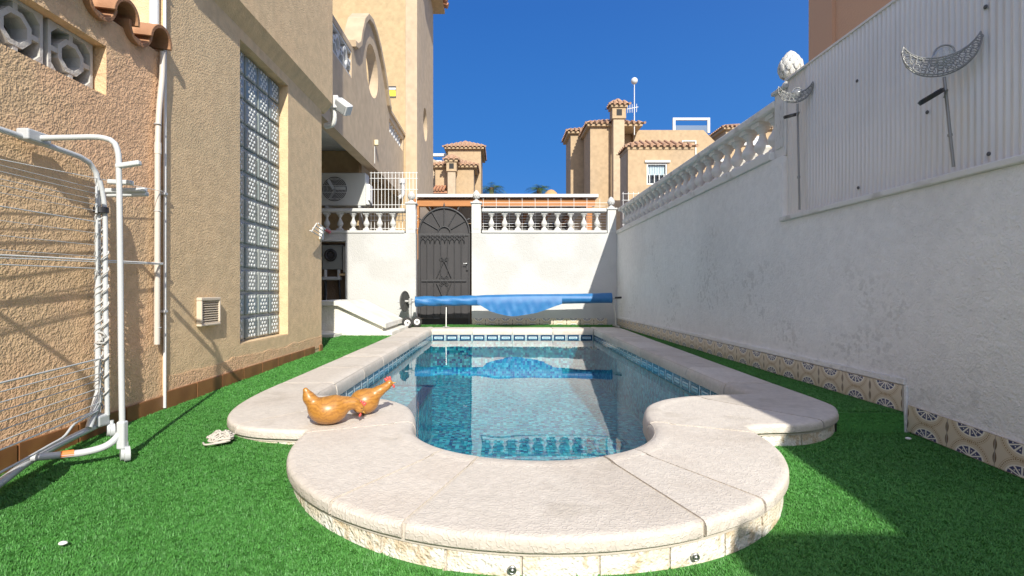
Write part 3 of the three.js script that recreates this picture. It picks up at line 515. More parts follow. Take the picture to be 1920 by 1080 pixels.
balustrade('white balustrade left of the gate, partly in shade under the air conditioner', range(-3.55, -1.7, 0.2365).map((x) => [x, BACK + 0.1]), [['base_rail', rbox(-4.0, -1.67, 1.642, 1.69, BACK - 0.02, BACK + 0.22, 0.01)], ['top_rail', rbox(-4.0, -1.67, 2.02, 2.085, BACK + 0.0, BACK + 0.2, 0.018)]], whitePaint);
const finialG = (s) => {
  const core = lathe([[0.05, 0], [0.055, 0.015], [0.03, 0.035], [0.026, 0.05], [0.06, 0.075], [0.078, 0.11], [0.076, 0.145], [0.06, 0.185], [0.034, 0.22], [0.012, 0.245], [0, 0.252]].map(([r, y]) => [r * s, y * s]), 16), petals = [];
  for (let r = 0; r < 5; r++) for (let k = 0; k < 10; k++) { const a = (k + (r % 2) / 2) * Math.PI / 5, y = 0.085 + r * 0.032, rad = [0.068, 0.079, 0.074, 0.058, 0.036][r]; petals.push(new THREE.SphereGeometry(0.024, 8, 6).scale(0.3, 1.25, 0.85).rotateZ(-0.22 + r * 0.2).translate(rad, y, 0).rotateY(a).scale(s, s, s)); }
  return join([core, ...petals]);
};
function pillar(label, x, d, y0, y1, w, fin, m, group) {
  const o = thing('pillar', label, 'pillar', [x, y0, d], group), h = y1 - y0, k = w / 2;
  mesh('shaft', uvm(rbox(-k, k, 0, h, -k, k, 0.006)), m, o);
  mesh('panel', [[-1, 0], [1, 0], [0, -1], [0, 1]].map(([a, b]) => rbox(-k * 0.62, k * 0.62, h * 0.14, h * 0.82, -0.004, 0.004, 0.003, 1).rotateY(a ? Math.PI / 2 : 0).translate(a * (k + 0.003), 0, -b * (k + 0.003))), m, o);
  mesh('cap', [rbox(-k - 0.02, k + 0.02, h, h + 0.03, -k - 0.02, k + 0.02, 0.008), rbox(-k * 0.7, k * 0.7, h + 0.031, h + 0.055, -k * 0.7, k * 0.7, 0.006)], m, o);
  const f = mesh('finial', finialG(fin), m, o); f.position.y = h + 0.054; return o;
}
pillar('white pillar with bud finial on the back wall left of the gate', -1.565, BACK + 0.1, 1.642, 2.16, 0.17, 0.78, whitePaint);
pillar('white pillar with bud finial on the back wall right of the gate', -0.40, BACK + 0.1, 1.642, 2.17, 0.165, 0.8, whitePaint);
pillar('white corner pillar with bud finial where the back and right walls meet', 2.01, BACK + 0.08, 1.642, 2.06, 0.15, 0.75, whitePaint);
{ // iron gate
  const iron = M([0.055, 0.054, 0.056], 0.5, { metalness: 0.25, bumpMap: grainy, bumpScale: 0.002 }), sheet = M([1, 1, 1], 0.6, { map: tex(256, 0.9, (u, v) => mixc([0.044, 0.041, 0.042], [0.028, 0.026, 0.028], fbm(u, v * 0.25 + 0.1, 12, 4, 801)), true) });
  const g = thing('gate', 'dark grey arched iron gate with sunburst top and scrollwork', 'gate', [-0.972, 0, BACK + 0.06]);
  const R = 0.462;
  const bw = 2 * 0.43 / 7;
  for (let k = 0; k < 7; k++) mesh('board', uvm(rbox(-0.43 + k * bw + 0.002, -0.43 + (k + 1) * bw - 0.002, 0.13, 1.60, -0.002, 0.014 - (k % 2) * 0.004, 0.004, 1)), sheet, g);
  mesh('gap_shade_strip', box(-0.43, 0.43, 0.018, 0.126, 0.0, 0.012), dark, g);  // dark strip painted in for the shadow gap under the boards
  mesh('frame', [box(-R, -0.432, 0.02, 1.63, -0.02, 0.03), box(0.432, R, 0.02, 1.63, -0.02, 0.03), box(-R, R, 1.6, 1.645, -0.022, 0.032)], iron, g);
  const am = new THREE.Shape(); am.absarc(0, 1.64, 0.44, 0, Math.PI, false); mesh('arch_sheet', uvm(frontShape(am, 0.005, 0.01)), sheet, g);
  const half = (r, t, n = 40) => new THREE.TorusGeometry(r, t, 8, n, Math.PI).translate(0, 1.645, 0.012);
  mesh('arch_frame', half(0.45, 0.018), iron, g); mesh('sun_hub', half(0.115, 0.013, 20), iron, g);
  for (let k = 1; k < 6; k++) { const a = k * Math.PI / 6; mesh('sun_ray', cyl([0.115 * Math.cos(a), 1.645 + 0.115 * Math.sin(a), -0.012], [0.44 * Math.cos(a), 1.645 + 0.44 * Math.sin(a), -0.012], 0.009, 0.009, 6), iron, g); }
  for (let k = 0; k < 7; k++) { const a = k * Math.PI / 6; if (a < 0.2 || a > 2.9) continue; const s = mesh('spear_tip', join([new THREE.ConeGeometry(0.022, 0.07, 6).scale(1, 1, 0.5).translate(0, 0.045, 0), new THREE.CylinderGeometry(0.008, 0.008, 0.04, 6)]), iron, g); s.position.set(0.475 * Math.cos(a), 1.645 + 0.475 * Math.sin(a), 0.012); s.rotation.z = a - Math.PI / 2; }
  const scroll = (x, y, r, s, turn) => { const pts = []; for (let i = 0; i <= 22; i++) { const a = turn + s * i * 0.36, q = r * (1 - i / 30); pts.push([x + q * Math.cos(a), y + q * Math.sin(a), -0.024]); } return tube(pts, 0.0065, 44, 6); };
  mesh('lattice_bar', range(-0.42, 0.36, 0.0867).flatMap((x) => [cyl([x, 1.6, -0.024], [x + 0.0867, 1.51, -0.024], 0.006, 0.006, 6), cyl([x + 0.0867, 1.6, -0.024], [x, 1.51, -0.024], 0.006, 0.006, 6)]), iron, g);
  for (const x of range(-0.42, 0.43, 0.0867)) mesh('drop_tip', join([new THREE.ConeGeometry(0.016, 0.045, 6).rotateX(Math.PI).translate(x, 1.475, 0.024), cyl([x, 1.5, -0.024], [x, 1.6, -0.024], 0.006, 0.006, 6)]), iron, g);
  for (const x of range(-0.43 + bw, 0.4, bw)) mesh('upright', cyl([x, 0.13, -0.022], [x, 1.6, -0.022], 0.0065, 0.0065, 6), iron, g);
  mesh('cross_bar', box(-0.40, 0.40, 0.785, 0.818, -0.034, -0.026), iron, g);
  mesh('diamond', [cyl([0, 1.16, -0.036], [-0.13, 0.86, -0.036], 0.008), cyl([0, 1.16, -0.036], [0.13, 0.86, -0.036], 0.008), cyl([0, 0.46, -0.036], [-0.13, 0.76, -0.036], 0.008), cyl([0, 0.46, -0.036], [0.13, 0.76, -0.036], 0.008)], iron, g);
  for (const [y, f] of [[1.19, 1], [0.86, 1], [0.735, -1]]) for (const s of [1, -1]) mesh('scroll', scroll(s * 0.045, y, 0.042, s * f, s > 0 ? Math.PI : 0), iron, g);
  mesh('lock', rbox(0.395, 0.43, 0.98, 1.14, -0.035, -0.02, 0.004), iron, g); mesh('handle', tube([[0.41, 1.1, -0.035], [0.41, 1.1, -0.075], [0.35, 1.1, -0.08]], 0.008, 16, 6), steel, g);
}
{ // welded mesh fence on the balustrade
  const wire = M([0.85, 0.85, 0.83], 0.5);
  function fence(label, x0, x1, y0, y1, d, vs, hs, r = 0.0042) {
    const o = thing('mesh_fence', label, 'fence', [0, 0, 0]);
    for (const x of range(x0, x1, vs)) mesh('wire', cyl([x, y0, d], [x, y1, d], r, r, 5), wire, o);
    for (const y of hs) mesh('rail_wire', cyl([x0 - 0.02, y, d - 0.007], [x1 + 0.02, y, d - 0.007], r, r, 5), wire, o);
  }
  fence('dense white wire fence panel above the balustrade left of the gate', -2.32, -1.49, 1.7, 2.78, BACK + 0.24, 0.0635, [2.76, 2.66, 2.46, 2.18, 1.98, 1.9, 1.75], 0.0052);
  fence('open white wire fence behind the balustrade right of the gate', -0.28, 1.98, 1.7, 2.30, BACK + 0.26, 0.236, [1.74, 1.79, 1.84, 1.89, 1.94, 1.99, 2.16, 2.22], 0.0035);
  fence('white wire fence on the neighbour side near the far right corner', 2.52, 3.35, 1.6, 2.62, 10.8, 0.105, [1.7, 1.95, 2.2, 2.45, 2.58], 0.005);
  const pp = thing('vent_pipe', 'short white pipe with elbow above the wire fence', 'pipe', [-1.80, 2.5, BACK + 0.5]);
  mesh('pipe', tube([[0, 0.2, 0], [0.01, 0.0, 0], [0.0, -0.1, 0], [-0.06, -0.15, 0]], 0.04, 24, 12), white, pp); mesh('collar', cyl([0, 0.12, 0], [0, 0.2, 0], 0.055, 0.055, 14), white, pp);
}
// ---------------------------------------------------------------- right wall
const right = thing('right_wall', 'long shaded white plaster wall along the right side of the pool', 'wall');
const RW = 2.1;
mesh('far_panel', uvm(box(RW, RW + 0.22, -0.3, 1.62, 3.95, BACK + 0.2)), plasterOld, right);
mesh('near_panel', uvm(box(RW, RW + 0.22, -0.3, 1.13, -5, 3.949)), plasterOld, right);
mesh('ledge', uvm(rbox(RW - 0.022, RW + 0.24, 1.131, 1.165, -5, 3.96, 0.008)), oldWhite, right);
mesh('plaster_band', uvm(box(RW - 0.012, RW - 0.0005, 0.135, 0.165, 2.75, BACK - 0.002)), plasterOld, right);
mesh('step_edge', uvm(box(RW - 0.013, RW - 0.0005, -0.2, 0.13, 2.735, 2.748)), plasterOld, right);
for (let k = 0; k < 28; k++) { const d = 2.88 + k * 0.24; if (d < BACK - 0.1) fan(right, RW - 0.007, 0.062, d, -Math.PI / 2); }
for (let k = 0; k < 16; k++) { const d = 2.605 - k * 0.24, y = -0.036 - 0.05 * (2.6 - d); fan(right, RW - 0.007, d > -0.5 ? y : -0.19, d, -Math.PI / 2, d > -0.5 ? -0.05 : 0); }
balustrade('long shaded balustrade on top of the right wall', range(4.24, 9.3, 0.2275).map((d) => [RW + 0.11, d]), [['base_rail', rbox(RW - 0.02, RW + 0.24, 1.622, 1.69, 4.1, BACK + 0.0, 0.01)], ['top_rail', rbox(RW + 0.01, RW + 0.21, 2.02, 2.085, 4.1, BACK + 0.0, 0.018)]], oldWhite, 1.22);
pillar('white pillar with large sunlit bud finial beside the corrugated screen', RW + 0.10, 4.02, 1.622, 2.115, 0.16, 1.04, oldWhite);
{ // corrugated screen
  const sc = thing('corrugated_screen', 'pale grey corrugated metal screen standing on the right wall ledge', 'screen');
  const metal = M([1, 1, 1], 0.5, { metalness: 0.15, map: tex(256, [2.2, 2.2], (u, v) => mixc([0.77, 0.75, 0.71], [0.66, 0.645, 0.61], sm(0.4, 0.72, 0.6 * fbm(u, v * 0.25, 24, 4, 901) + 0.4 * fbm(u, v, 6, 5, 905))), true) });
  const sheet = (d0, d1, y0, top, pitch, amp, x) => {
    const n = Math.round((d0 - d1) / pitch) * 8, P_ = [], I_ = [];
    for (let i = 0; i <= n; i++) { const d = d0 + (d1 - d0) * i / n, s = Math.sin(i / 8 * Math.PI * 2), q = Math.sign(s) * Math.pow(Math.abs(s), 0.6); for (const [y, o] of [[y0, 0], [top(d), 0], [top(d), 0.003], [y0, 0.003]]) P_.push(x + amp * q + o, y, -d); }
    for (let i = 0; i < n; i++) for (let k = 0; k < 4; k++) { const a = i * 4 + k, b = i * 4 + (k + 1) % 4; I_.push(a, b, a + 4, b, b + 4, a + 4); }
    const g = new THREE.BufferGeometry(); g.setAttribute('position', new THREE.Float32BufferAttribute(P_, 3)); g.setIndex(I_); const f = g.toNonIndexed(); f.computeVertexNormals(); return uvm(f);
  };
  const topAt = (d) => d > -0.67 ? 2.17 : 2.17 + 0.155 * (-0.67 - d);  // unseen rise behind the viewer, shaped to place the shadow edge
  mesh('sheet', sheet(3.93, 3.66, 1.166, topAt, 0.034, 0.0016, RW + 0.028), metal, sc);
  mesh('sheet', sheet(3.68, 2.15, 1.166, topAt, 0.034, 0.0055, RW + 0.02), metal, sc);
  mesh('sheet', sheet(2.17, 0.6, 1.166, topAt, 0.034, 0.0055, RW + 0.026), metal, sc);
  mesh('sheet', sheet(0.62, -3.4, 1.166, topAt, 0.034, 0.0055, RW + 0.02), metal, sc);
  mesh('top_trim', box(RW + 0.010, RW + 0.036, 2.164, 2.178, -0.66, 3.935), metal, sc);
  mesh('post', [box(RW + 0.035, RW + 0.075, 1.166, 2.15, 3.88, 3.92), box(RW + 0.035, RW + 0.075, 1.166, 2.15, 2.2, 2.24)], greyPlastic, sc);
  for (const [d, y] of [[3.145, 1.857], [3.135, 1.225], [2.315, 1.852], [2.30, 1.21], [2.63, 1.5]]) mesh('bolt', new THREE.SphereGeometry(0.0095, 10, 8).scale(0.6, 1, 1).translate(RW + 0.013, y, -d), M([0.12, 0.12, 0.12], 0.5, { metalness: 0.6 }), sc);
  // unseen stub wall, added to cast the near shadow edge on the turf
  const st = thing('shadow_stub_wall', 'white stub wall added unseen behind the viewer to shade the near turf', 'wall');
  mesh('wall_panel', uvm(box(1.43, 2.098, -0.3, 1.99, -1.68, -1.5)), plaster, st); mesh('cap', uvm(box(1.41, 2.098, 1.991, 2.03, -1.70, -1.48)), oldWhite, st);
}
// ---------------------------------------------------------------- moon lamps on the right wall
{
  const iron = M([0.30, 0.30, 0.285], 0.45, { metalness: 0.6 });
  function moon(label, at, size, turn, stake, tilt) {
    const o = thing('moon_lamp', label, 'garden lamp', at, 'moon shaped solar lamps');
    o.rotation.y = turn;
    // crescent of openwork: two rims and a scroll filling
    const A = size * 0.5, out = [], inn = [];
    for (let i = 0; i <= 28; i++) { const t = i / 28, a = Math.PI * (0.93 + 1.14 * t); out.push([A * Math.cos(a), A * Math.sin(a) * 0.95 + 0.02]); }
    const cy = 0.02 + 0.65 * A, ir = Math.hypot(out[0][0], out[0][1] - cy), ia = Math.atan2(out[0][1] - cy, out[0][0]) + Math.PI * 2, ib = Math.atan2(out[28][1] - cy, out[28][0]) + Math.PI * 2;
    for (let i = 0; i <= 28; i++) { const a = ia + (ib - ia) * i / 28; inn.push([ir * Math.cos(a), cy + ir * Math.sin(a)]); }
    for (const w of [-1, 1]) mesh('rim', [tube(out.map(([x, y], i) => [x, y, w * 0.016 * Math.sin(Math.PI * i / 28)]), 0.0032, 60, 6), tube(inn.map(([x, y], i) => [x, y, w * 0.016 * Math.sin(Math.PI * i / 28)]), 0.0028, 60, 6)], iron, o);
    const fil = []; for (let i = 2; i < 27; i += 2) { const p = out[i], q = inn[i], L = Math.hypot(p[0] - q[0], p[1] - q[1]), n = Math.max(1, Math.round(L / 0.024)); for (let k = 0; k < n; k++) { const t = (k + 0.5) / n, r = Math.min(0.0118, L / n * 0.5); for (const w of [-1, 1]) fil.push(new THREE.TorusGeometry(r, 0.0019, 5, 12).translate(p[0] + (q[0] - p[0]) * t + rr(-0.002, 0.002), p[1] + (q[1] - p[1]) * t, w * 0.015)); } }
    mesh('openwork', fil, iron, o);
    const gl = mesh('glass_ball', new THREE.SphereGeometry(size * 0.17, 20, 14), P([0.86, 0.88, 0.88], 0.12, { transmission: 0.9, thickness: 0 }), o); gl.position.set(size * 0.04, -A * 0.28, 0);
    mesh('cap_ring', new THREE.TorusGeometry(size * 0.13, 0.004, 6, 20, Math.PI).translate(size * 0.04, -A * 0.12, 0), iron, o);
    mesh('stake', [cyl([0.012, -A * 0.9, 0], [0.014 + stake[0], -stake[1], stake[2]], 0.0065, 0.0065, 8), cyl([0.013 + stake[0] * 0.62, -stake[1] * 0.72, stake[2] * 0.7], [0.013 + stake[0] * 0.66, -stake[1] * 0.74, stake[2] * 0.72], 0.0095, 0.0095, 8)], iron, o);
    const s = new THREE.Group(); s.name = 'solar_panel'; s.position.set(-0.035, -A * 0.92 - 0.085, 0.03); s.rotation.set(0.25, 0, tilt); o.add(s);
    mesh('housing', new THREE.CylinderGeometry(size * 0.19, size * 0.18, 0.018, 24), blackPlastic, s); mesh('cell', new THREE.CylinderGeometry(size * 0.165, size * 0.165, 0.003, 24).translate(0, 0.011, 0), P([0.02, 0.025, 0.06], 0.1), s);
    mesh('clamp', tube([[0.012, -A * 0.92 - 0.09, 0], [0.02, -A * 0.92 - 0.06, -0.02], [0.0, -A * 0.92 - 0.07, -0.03]], 0.004, 16, 6), iron, o);
  }
  moon('larger near moon shaped metal lamp with glass ball on the corrugated screen', [1.985, 1.70, 2.395], 0.275, -0.6, [0.03, 0.53, 0.0], 0.5);
  moon('farther moon shaped metal lamp on the screen beside the pillar', [2.02, 1.985, 3.63], 0.21, -0.45, [0.01, 0.815, 0.0], 0.15);
}
// ---------------------------------------------------------------- pool cover roller
{
  const r = thing('pool_cover_reel', 'blue pool cover rolled on a wheeled metal reel before the back wall', 'pool cover reel');
  const D = 9.02, Y = 0.44, alu = M([0.52, 0.52, 0.50], 0.4, { metalness: 0.7 });
  // the roll: uneven tube with wound folds
  const blue = P([1, 1, 1], 0.42, { map: tex(256, [0.5, 0.5], (u, v) => mixc([0.016, 0.135, 0.35], [0.026, 0.165, 0.385], sm(0.35, 0.7, fbm(u, v, 6, 5, 1001))), true), bumpMap: tex(256, 0.12, (u, v) => 0.5 + 0.5 * Math.sin(u * 25.13) * Math.sin(v * 25.13)), bumpScale: 0.002, side: THREE.DoubleSide });
  const N_ = 90, K = 28, P_ = [], I_ = [];
  for (let i = 0; i <= N_; i++) {
    const t = i / N_, x = -1.405 + 3.31 * t;
    for (let k = 0; k <= K; k++) {
      const a = k / K * Math.PI * 2; let q = 0.080 + 0.004 * t + 0.004 * Math.sin(t * 9 + a * 2) + 0.006 * ((a / 6.2832 + t * 0.4) % 1);
      q += 0.007 * Math.sin(a * 3 + t * 60 * (t < 0.35 ? 1 : 0.15)) * (t < 0.4 ? 1 - t * 1.8 : 0.28);
      P_.push(x, Y + q * Math.sin(a) * 1.02 + 0.055 * t, -D + q * Math.cos(a));
    }
  }
  for (let i = 0; i < N_; i++) for (let k = 0; k < K; k++) { const a = i * (K + 1) + k; I_.push(a, a + 1, a + K + 1, a + 1, a + K + 2, a + K + 1); }
  const g = new THREE.BufferGeometry(); g.setAttribute('position', new THREE.Float32BufferAttribute(P_, 3)); g.setIndex(I_); g.computeVertexNormals();
  const wrap = [-1.405, 1.905].map((x) => new THREE.CylinderGeometry(0.09, 0.09, 0.004, 24).rotateZ(Math.PI / 2).translate(x, Y + (x > 0 ? 0.055 : 0), -D));
  mesh('cover_roll', uvm(join([g, ...wrap])), blue, r);
  // loose flap hanging in front
  const F = [], FI = [], fx = 60, fy = 14;
  const low = [[-0.36, 0.0], [-0.30, 0.02], [-0.24, 0.055], [-0.14, 0.11], [0.0, 0.15], [0.12, 0.178], [0.22, 0.193], [0.32, 0.187], [0.45, 0.165], [0.62, 0.137], [0.80, 0.085], [0.95, 0.035], [1.06, 0.005]];
  const drop = (x) => { let k = 0; while (k < low.length - 2 && x > low[k + 1][0]) k++; const t = clamp((x - low[k][0]) / (low[k + 1][0] - low[k][0])); return low[k][1] + (low[k + 1][1] - low[k][1]) * t; };
  for (let i = 0; i <= fx; i++) for (let j = 0; j <= fy; j++) {
    const x = -0.36 + 1.42 * i / fx, L = drop(x) + 0.12, s = j / fy * L, lift = 0.055 * (x + 1.405) / 3.31, y = lift * Math.max(0, 1 - s * 4) + (s < 0.12 ? Y + 0.05 - s * 0.9 : Y - 0.058 - (s - 0.12));
    F.push(x, y, -D + 0.101 + (s < 0.12 ? -0.02 * Math.pow(1 - s / 0.12, 2) : 0.0) + 0.008 * Math.sin(x * 19 + s * 14) * (s / 0.3) + 0.004 * Math.sin(x * 47 - s * 20) * (s / 0.3) - 0.02 * Math.max(0, s - 0.12));
  }
  for (let i = 0; i < fx; i++) for (let j = 0; j < fy; j++) { const a = i * (fy + 1) + j; FI.push(a, a + 1, a + fy + 1, a + 1, a + fy + 2, a + fy + 1); }
  const fg = new THREE.BufferGeometry(); fg.setAttribute('position', new THREE.Float32BufferAttribute(F, 3)); fg.setIndex(FI); fg.computeVertexNormals(); mesh('cover_flap', uvm(fg), blue, r);
  mesh('axle', cyl([-1.66, Y, D], [2.06, Y + 0.058, D], 0.022, 0.022, 12), alu, r);
  mesh('left_stand', [box(-1.51, -1.475, 0.06, Y + 0.05, D - 0.02, D + 0.02), rbox(-1.52, -1.465, Y - 0.045, Y + 0.05, D - 0.04, D + 0.04, 0.01), box(-1.51, -1.475, 0.06, 0.095, D - 0.17, D + 0.17), cyl([-1.4925, 0.2, D], [-1.4925, 0.08, D - 0.14], 0.014)], alu, r);
  const rubber = M([0.035, 0.034, 0.033], 0.85), rim = M([0.72, 0.72, 0.70], 0.4);
  for (const [x, d] of [[-1.52, D - 0.16], [-1.40, D + 0.10]]) {
    const w = new THREE.Group(); w.name = 'wheel'; w.position.copy(V(x, 0.088, d)); r.add(w);
    mesh('tyre', new THREE.TorusGeometry(0.068, 0.024, 12, 28), rubber, w); const q = mesh('rim', join([new THREE.CylinderGeometry(0.052, 0.052, 0.03, 24).rotateX(Math.PI / 2), ...range(0, 4.9, 1.2566).map((a) => new THREE.BoxGeometry(0.012, 0.04, 0.036).translate(0, 0.026, 0).rotateZ(a))]), rim, w); void q;
    mesh('hub', new THREE.CylinderGeometry(0.014, 0.014, 0.045, 12).rotateX(Math.PI / 2), dark, w); w.rotation.y = 0.35;
  }
  mesh('handwheel', join([new THREE.TorusGeometry(0.165, 0.013, 10, 36), new THREE.CylinderGeometry(0.16, 0.16, 0.008, 30).rotateX(Math.PI / 2), ...[0, 1, 2].map((k) => new THREE.BoxGeometry(0.03, 0.31, 0.02).rotateZ(k * Math.PI / 3))]).rotateY(Math.PI / 2 - 0.3).translate(-1.585, Y, -D), M([0.07, 0.07, 0.065], 0.6), r);
  for (const y of [Y - 0.005, Y - 0.12]) mesh('grip', cyl([-1.6, y, D - 0.04], [-1.70, y, D - 0.06], 0.014, 0.014, 10), greyPlastic, r);
  mesh('prop', [cyl([-0.88, 0.012, D - 0.1], [-0.885, Y - 0.1, D - 0.02], 0.011, 0.011, 8), box(-0.93, -0.83, 0.008, 0.02, D - 0.13, D - 0.07)], alu, r);
  mesh('right_stand', [tube([[1.925, Y + 0.06, D], [1.94, Y - 0.02, D], [1.97, Y - 0.18, D - 0.01], [1.985, 0.03, D - 0.01]], 0.016, 24, 10), box(1.965, 2.005, 0.012, 0.036, D - 0.2, D + 0.2)], alu, r);
  mesh('right_handle', cyl([1.96, Y + 0.06, D - 0.01], [2.075, Y + 0.065, D - 0.01], 0.017, 0.017, 10), blackPlastic, r);
}
// ---------------------------------------------------------------- carved hens on the coping
function sdf(fn, c, half, n, m) {
  const mc = new MarchingCubes(n, m, false, false, 60000); mc.isolation = 0;
  for (let k = 0; k < n; k++) for (let j = 0; j < n; j++) for (let i = 0; i < n; i++) mc.field[i + j * n + k * n * n] = -fn(c[0] + (i - n / 2) / (n / 2) * half, c[1] + (j - n / 2) / (n / 2) * half, c[2] + (k - n / 2) / (n / 2) * half);
  mc.update();
  const P_ = Array.from(mc.positionArray.slice(0, mc.count * 3)), g = new THREE.BufferGeometry();
  for (let i = 0; i < P_.length; i++) P_[i] = P_[i] * half + c[i % 3];
  g.setAttribute('position', new THREE.Float32BufferAttribute(P_, 3));
  const w = mergeVertices(g, 1e-5); w.computeVertexNormals(); return w;
}
const capsule = (p, a, b, r0, r1) => { const ax = b[0] - a[0], ay = b[1] - a[1], az = b[2] - a[2], t = clamp(((p[0] - a[0]) * ax + (p[1] - a[1]) * ay + (p[2] - a[2]) * az) / (ax * ax + ay * ay + az * az)); return Math.hypot(p[0] - a[0] - ax * t, p[1] - a[1] - ay * t, p[2] - a[2] - az * t) - (r0 + (r1 - r0) * t); };
const smin = (a, b, k) => { const h = clamp(0.5 + 0.5 * (b - a) / k); return b + (a - b) * h - k * h * (1 - h); };
{
  const wood = P([1, 1, 1], 0.4, { clearcoat: 0.35, clearcoatRoughness: 0.3, map: tex(512, [0.16, 0.16], (u, v) => { const w = fbm(u, v, 4, 4, 1101), s = Math.sin((v * 9 + w * 3.2) * 6.283) * 0.5 + 0.5; return mixc([0.47, 0.215, 0.038], [0.25, 0.10, 0.018], 0.4 * sm(0.45, 0.95, s) + 0.4 * fbm(u, v, 40, 2, 1111)); }, true) });
  const red = P([0.62, 0.075, 0.06], 0.4), beakM = P([0.55, 0.30, 0.06], 0.4);
  function hen(label, at, turn, s, body, tail, neck, head) {
    const o = thing('wooden_hen', label, 'ornament', at); o.rotation.y = turn; o.scale.setScalar(s);
    const fn = (x, y, z) => {
      const p = [x, y, z]; let d = (Math.hypot(x / body[0], (y - body[1]) / body[1], z / body[2]) - 1) * Math.min(...body);
      if (tail) for (let i = 0; i < tail.length - 1; i++) d = smin(d, capsule(p, tail[i], tail[i + 1], tail[i][3], tail[i + 1][3]), 0.022);
      for (let i = 0; i < neck.length - 1; i++) d = smin(d, capsule(p, neck[i], neck[i + 1], neck[i][3], neck[i + 1][3]), 0.024);
      d = smin(d, Math.hypot(x - head[0], y - head[1], z - head[2]) - head[3], 0.008);
      return Math.max(d, 0.0 - y);
    };
    const g = sdf(fn, [0.03, 0.09, 0], 0.165, 64, wood), p = g.attributes.position, uv = []; for (let i = 0; i < p.count; i++) uv.push(p.getX(i) + p.getZ(i) * 0.3, p.getY(i) + p.getZ(i) * 0.15);
    g.setAttribute('uv', new THREE.Float32BufferAttribute(uv, 2)); mesh('body', g, wood, o);
    const [hx, hy, hz, hr] = head, last = neck[neck.length - 2], dir = new THREE.Vector3(hx - last[0], hy - last[1], 0).normalize(), ang = Math.atan2(dir.y, dir.x) * 0.55;
    const comb = mesh('comb', join([-1, 0, 1].map((k) => new THREE.SphereGeometry(0.0085, 10, 8).scale(0.9, 1.7, 0.55).rotateZ(-k * 0.45).translate(k * 0.0085, hr + 0.006 - Math.abs(k) * 0.002, 0)).concat([new THREE.SphereGeometry(0.012, 10, 8).scale(1.3, 0.7, 0.5).translate(0, hr * 0.8, 0)])), red, o); comb.position.set(hx, hy, hz); comb.rotation.z = ang;
    const b = mesh('beak', new THREE.ConeGeometry(0.0065, 0.02, 10).rotateZ(-Math.PI / 2).translate(hr + 0.006, -0.001, 0), beakM, o); b.position.set(hx, hy, hz); b.rotation.z = ang - 0.25;
    const w = mesh('wattle', join([-1, 1].map((k) => new THREE.SphereGeometry(0.0065, 8, 6).scale(0.8, 1.5, 0.6).translate(hr * 0.75, -hr - 0.004, k * 0.005))), red, o); w.position.set(hx, hy, hz); w.rotation.z = ang;
    for (const k of [-1, 1]) mesh('eye', new THREE.SphereGeometry(0.0028, 8, 6).translate(hx + hr * 0.45, hy + 0.004, hz + k * hr * 0.86), dark, o);
  }
  hen('carved wooden hen bending its neck down, tail up, on the coping', [-0.79, 0.0015, 2.475], 0.28, 1.0, [0.088, 0.064, 0.072], [[-0.055, 0.085, 0, 0.034], [-0.084, 0.125, 0, 0.024], [-0.10, 0.162, 0, 0.012]], [[0.04, 0.088, 0, 0.042], [0.085, 0.092, 0, 0.025], [0.118, 0.09, 0, 0.019], [0.14, 0.072, 0, 0.017]], [0.14, 0.063, 0, 0.021]);
  hen('carved wooden hen stretching its neck up towards the water, behind the other', [-0.675, 0.0015, 2.68], 0.1, 0.98, [0.074, 0.064, 0.068], null, [[0.035, 0.09, 0, 0.036], [0.075, 0.115, 0, 0.023], [0.11, 0.138, 0, 0.016], [0.125, 0.152, 0, 0.014]], [0.128, 0.154, 0, 0.017]);
}
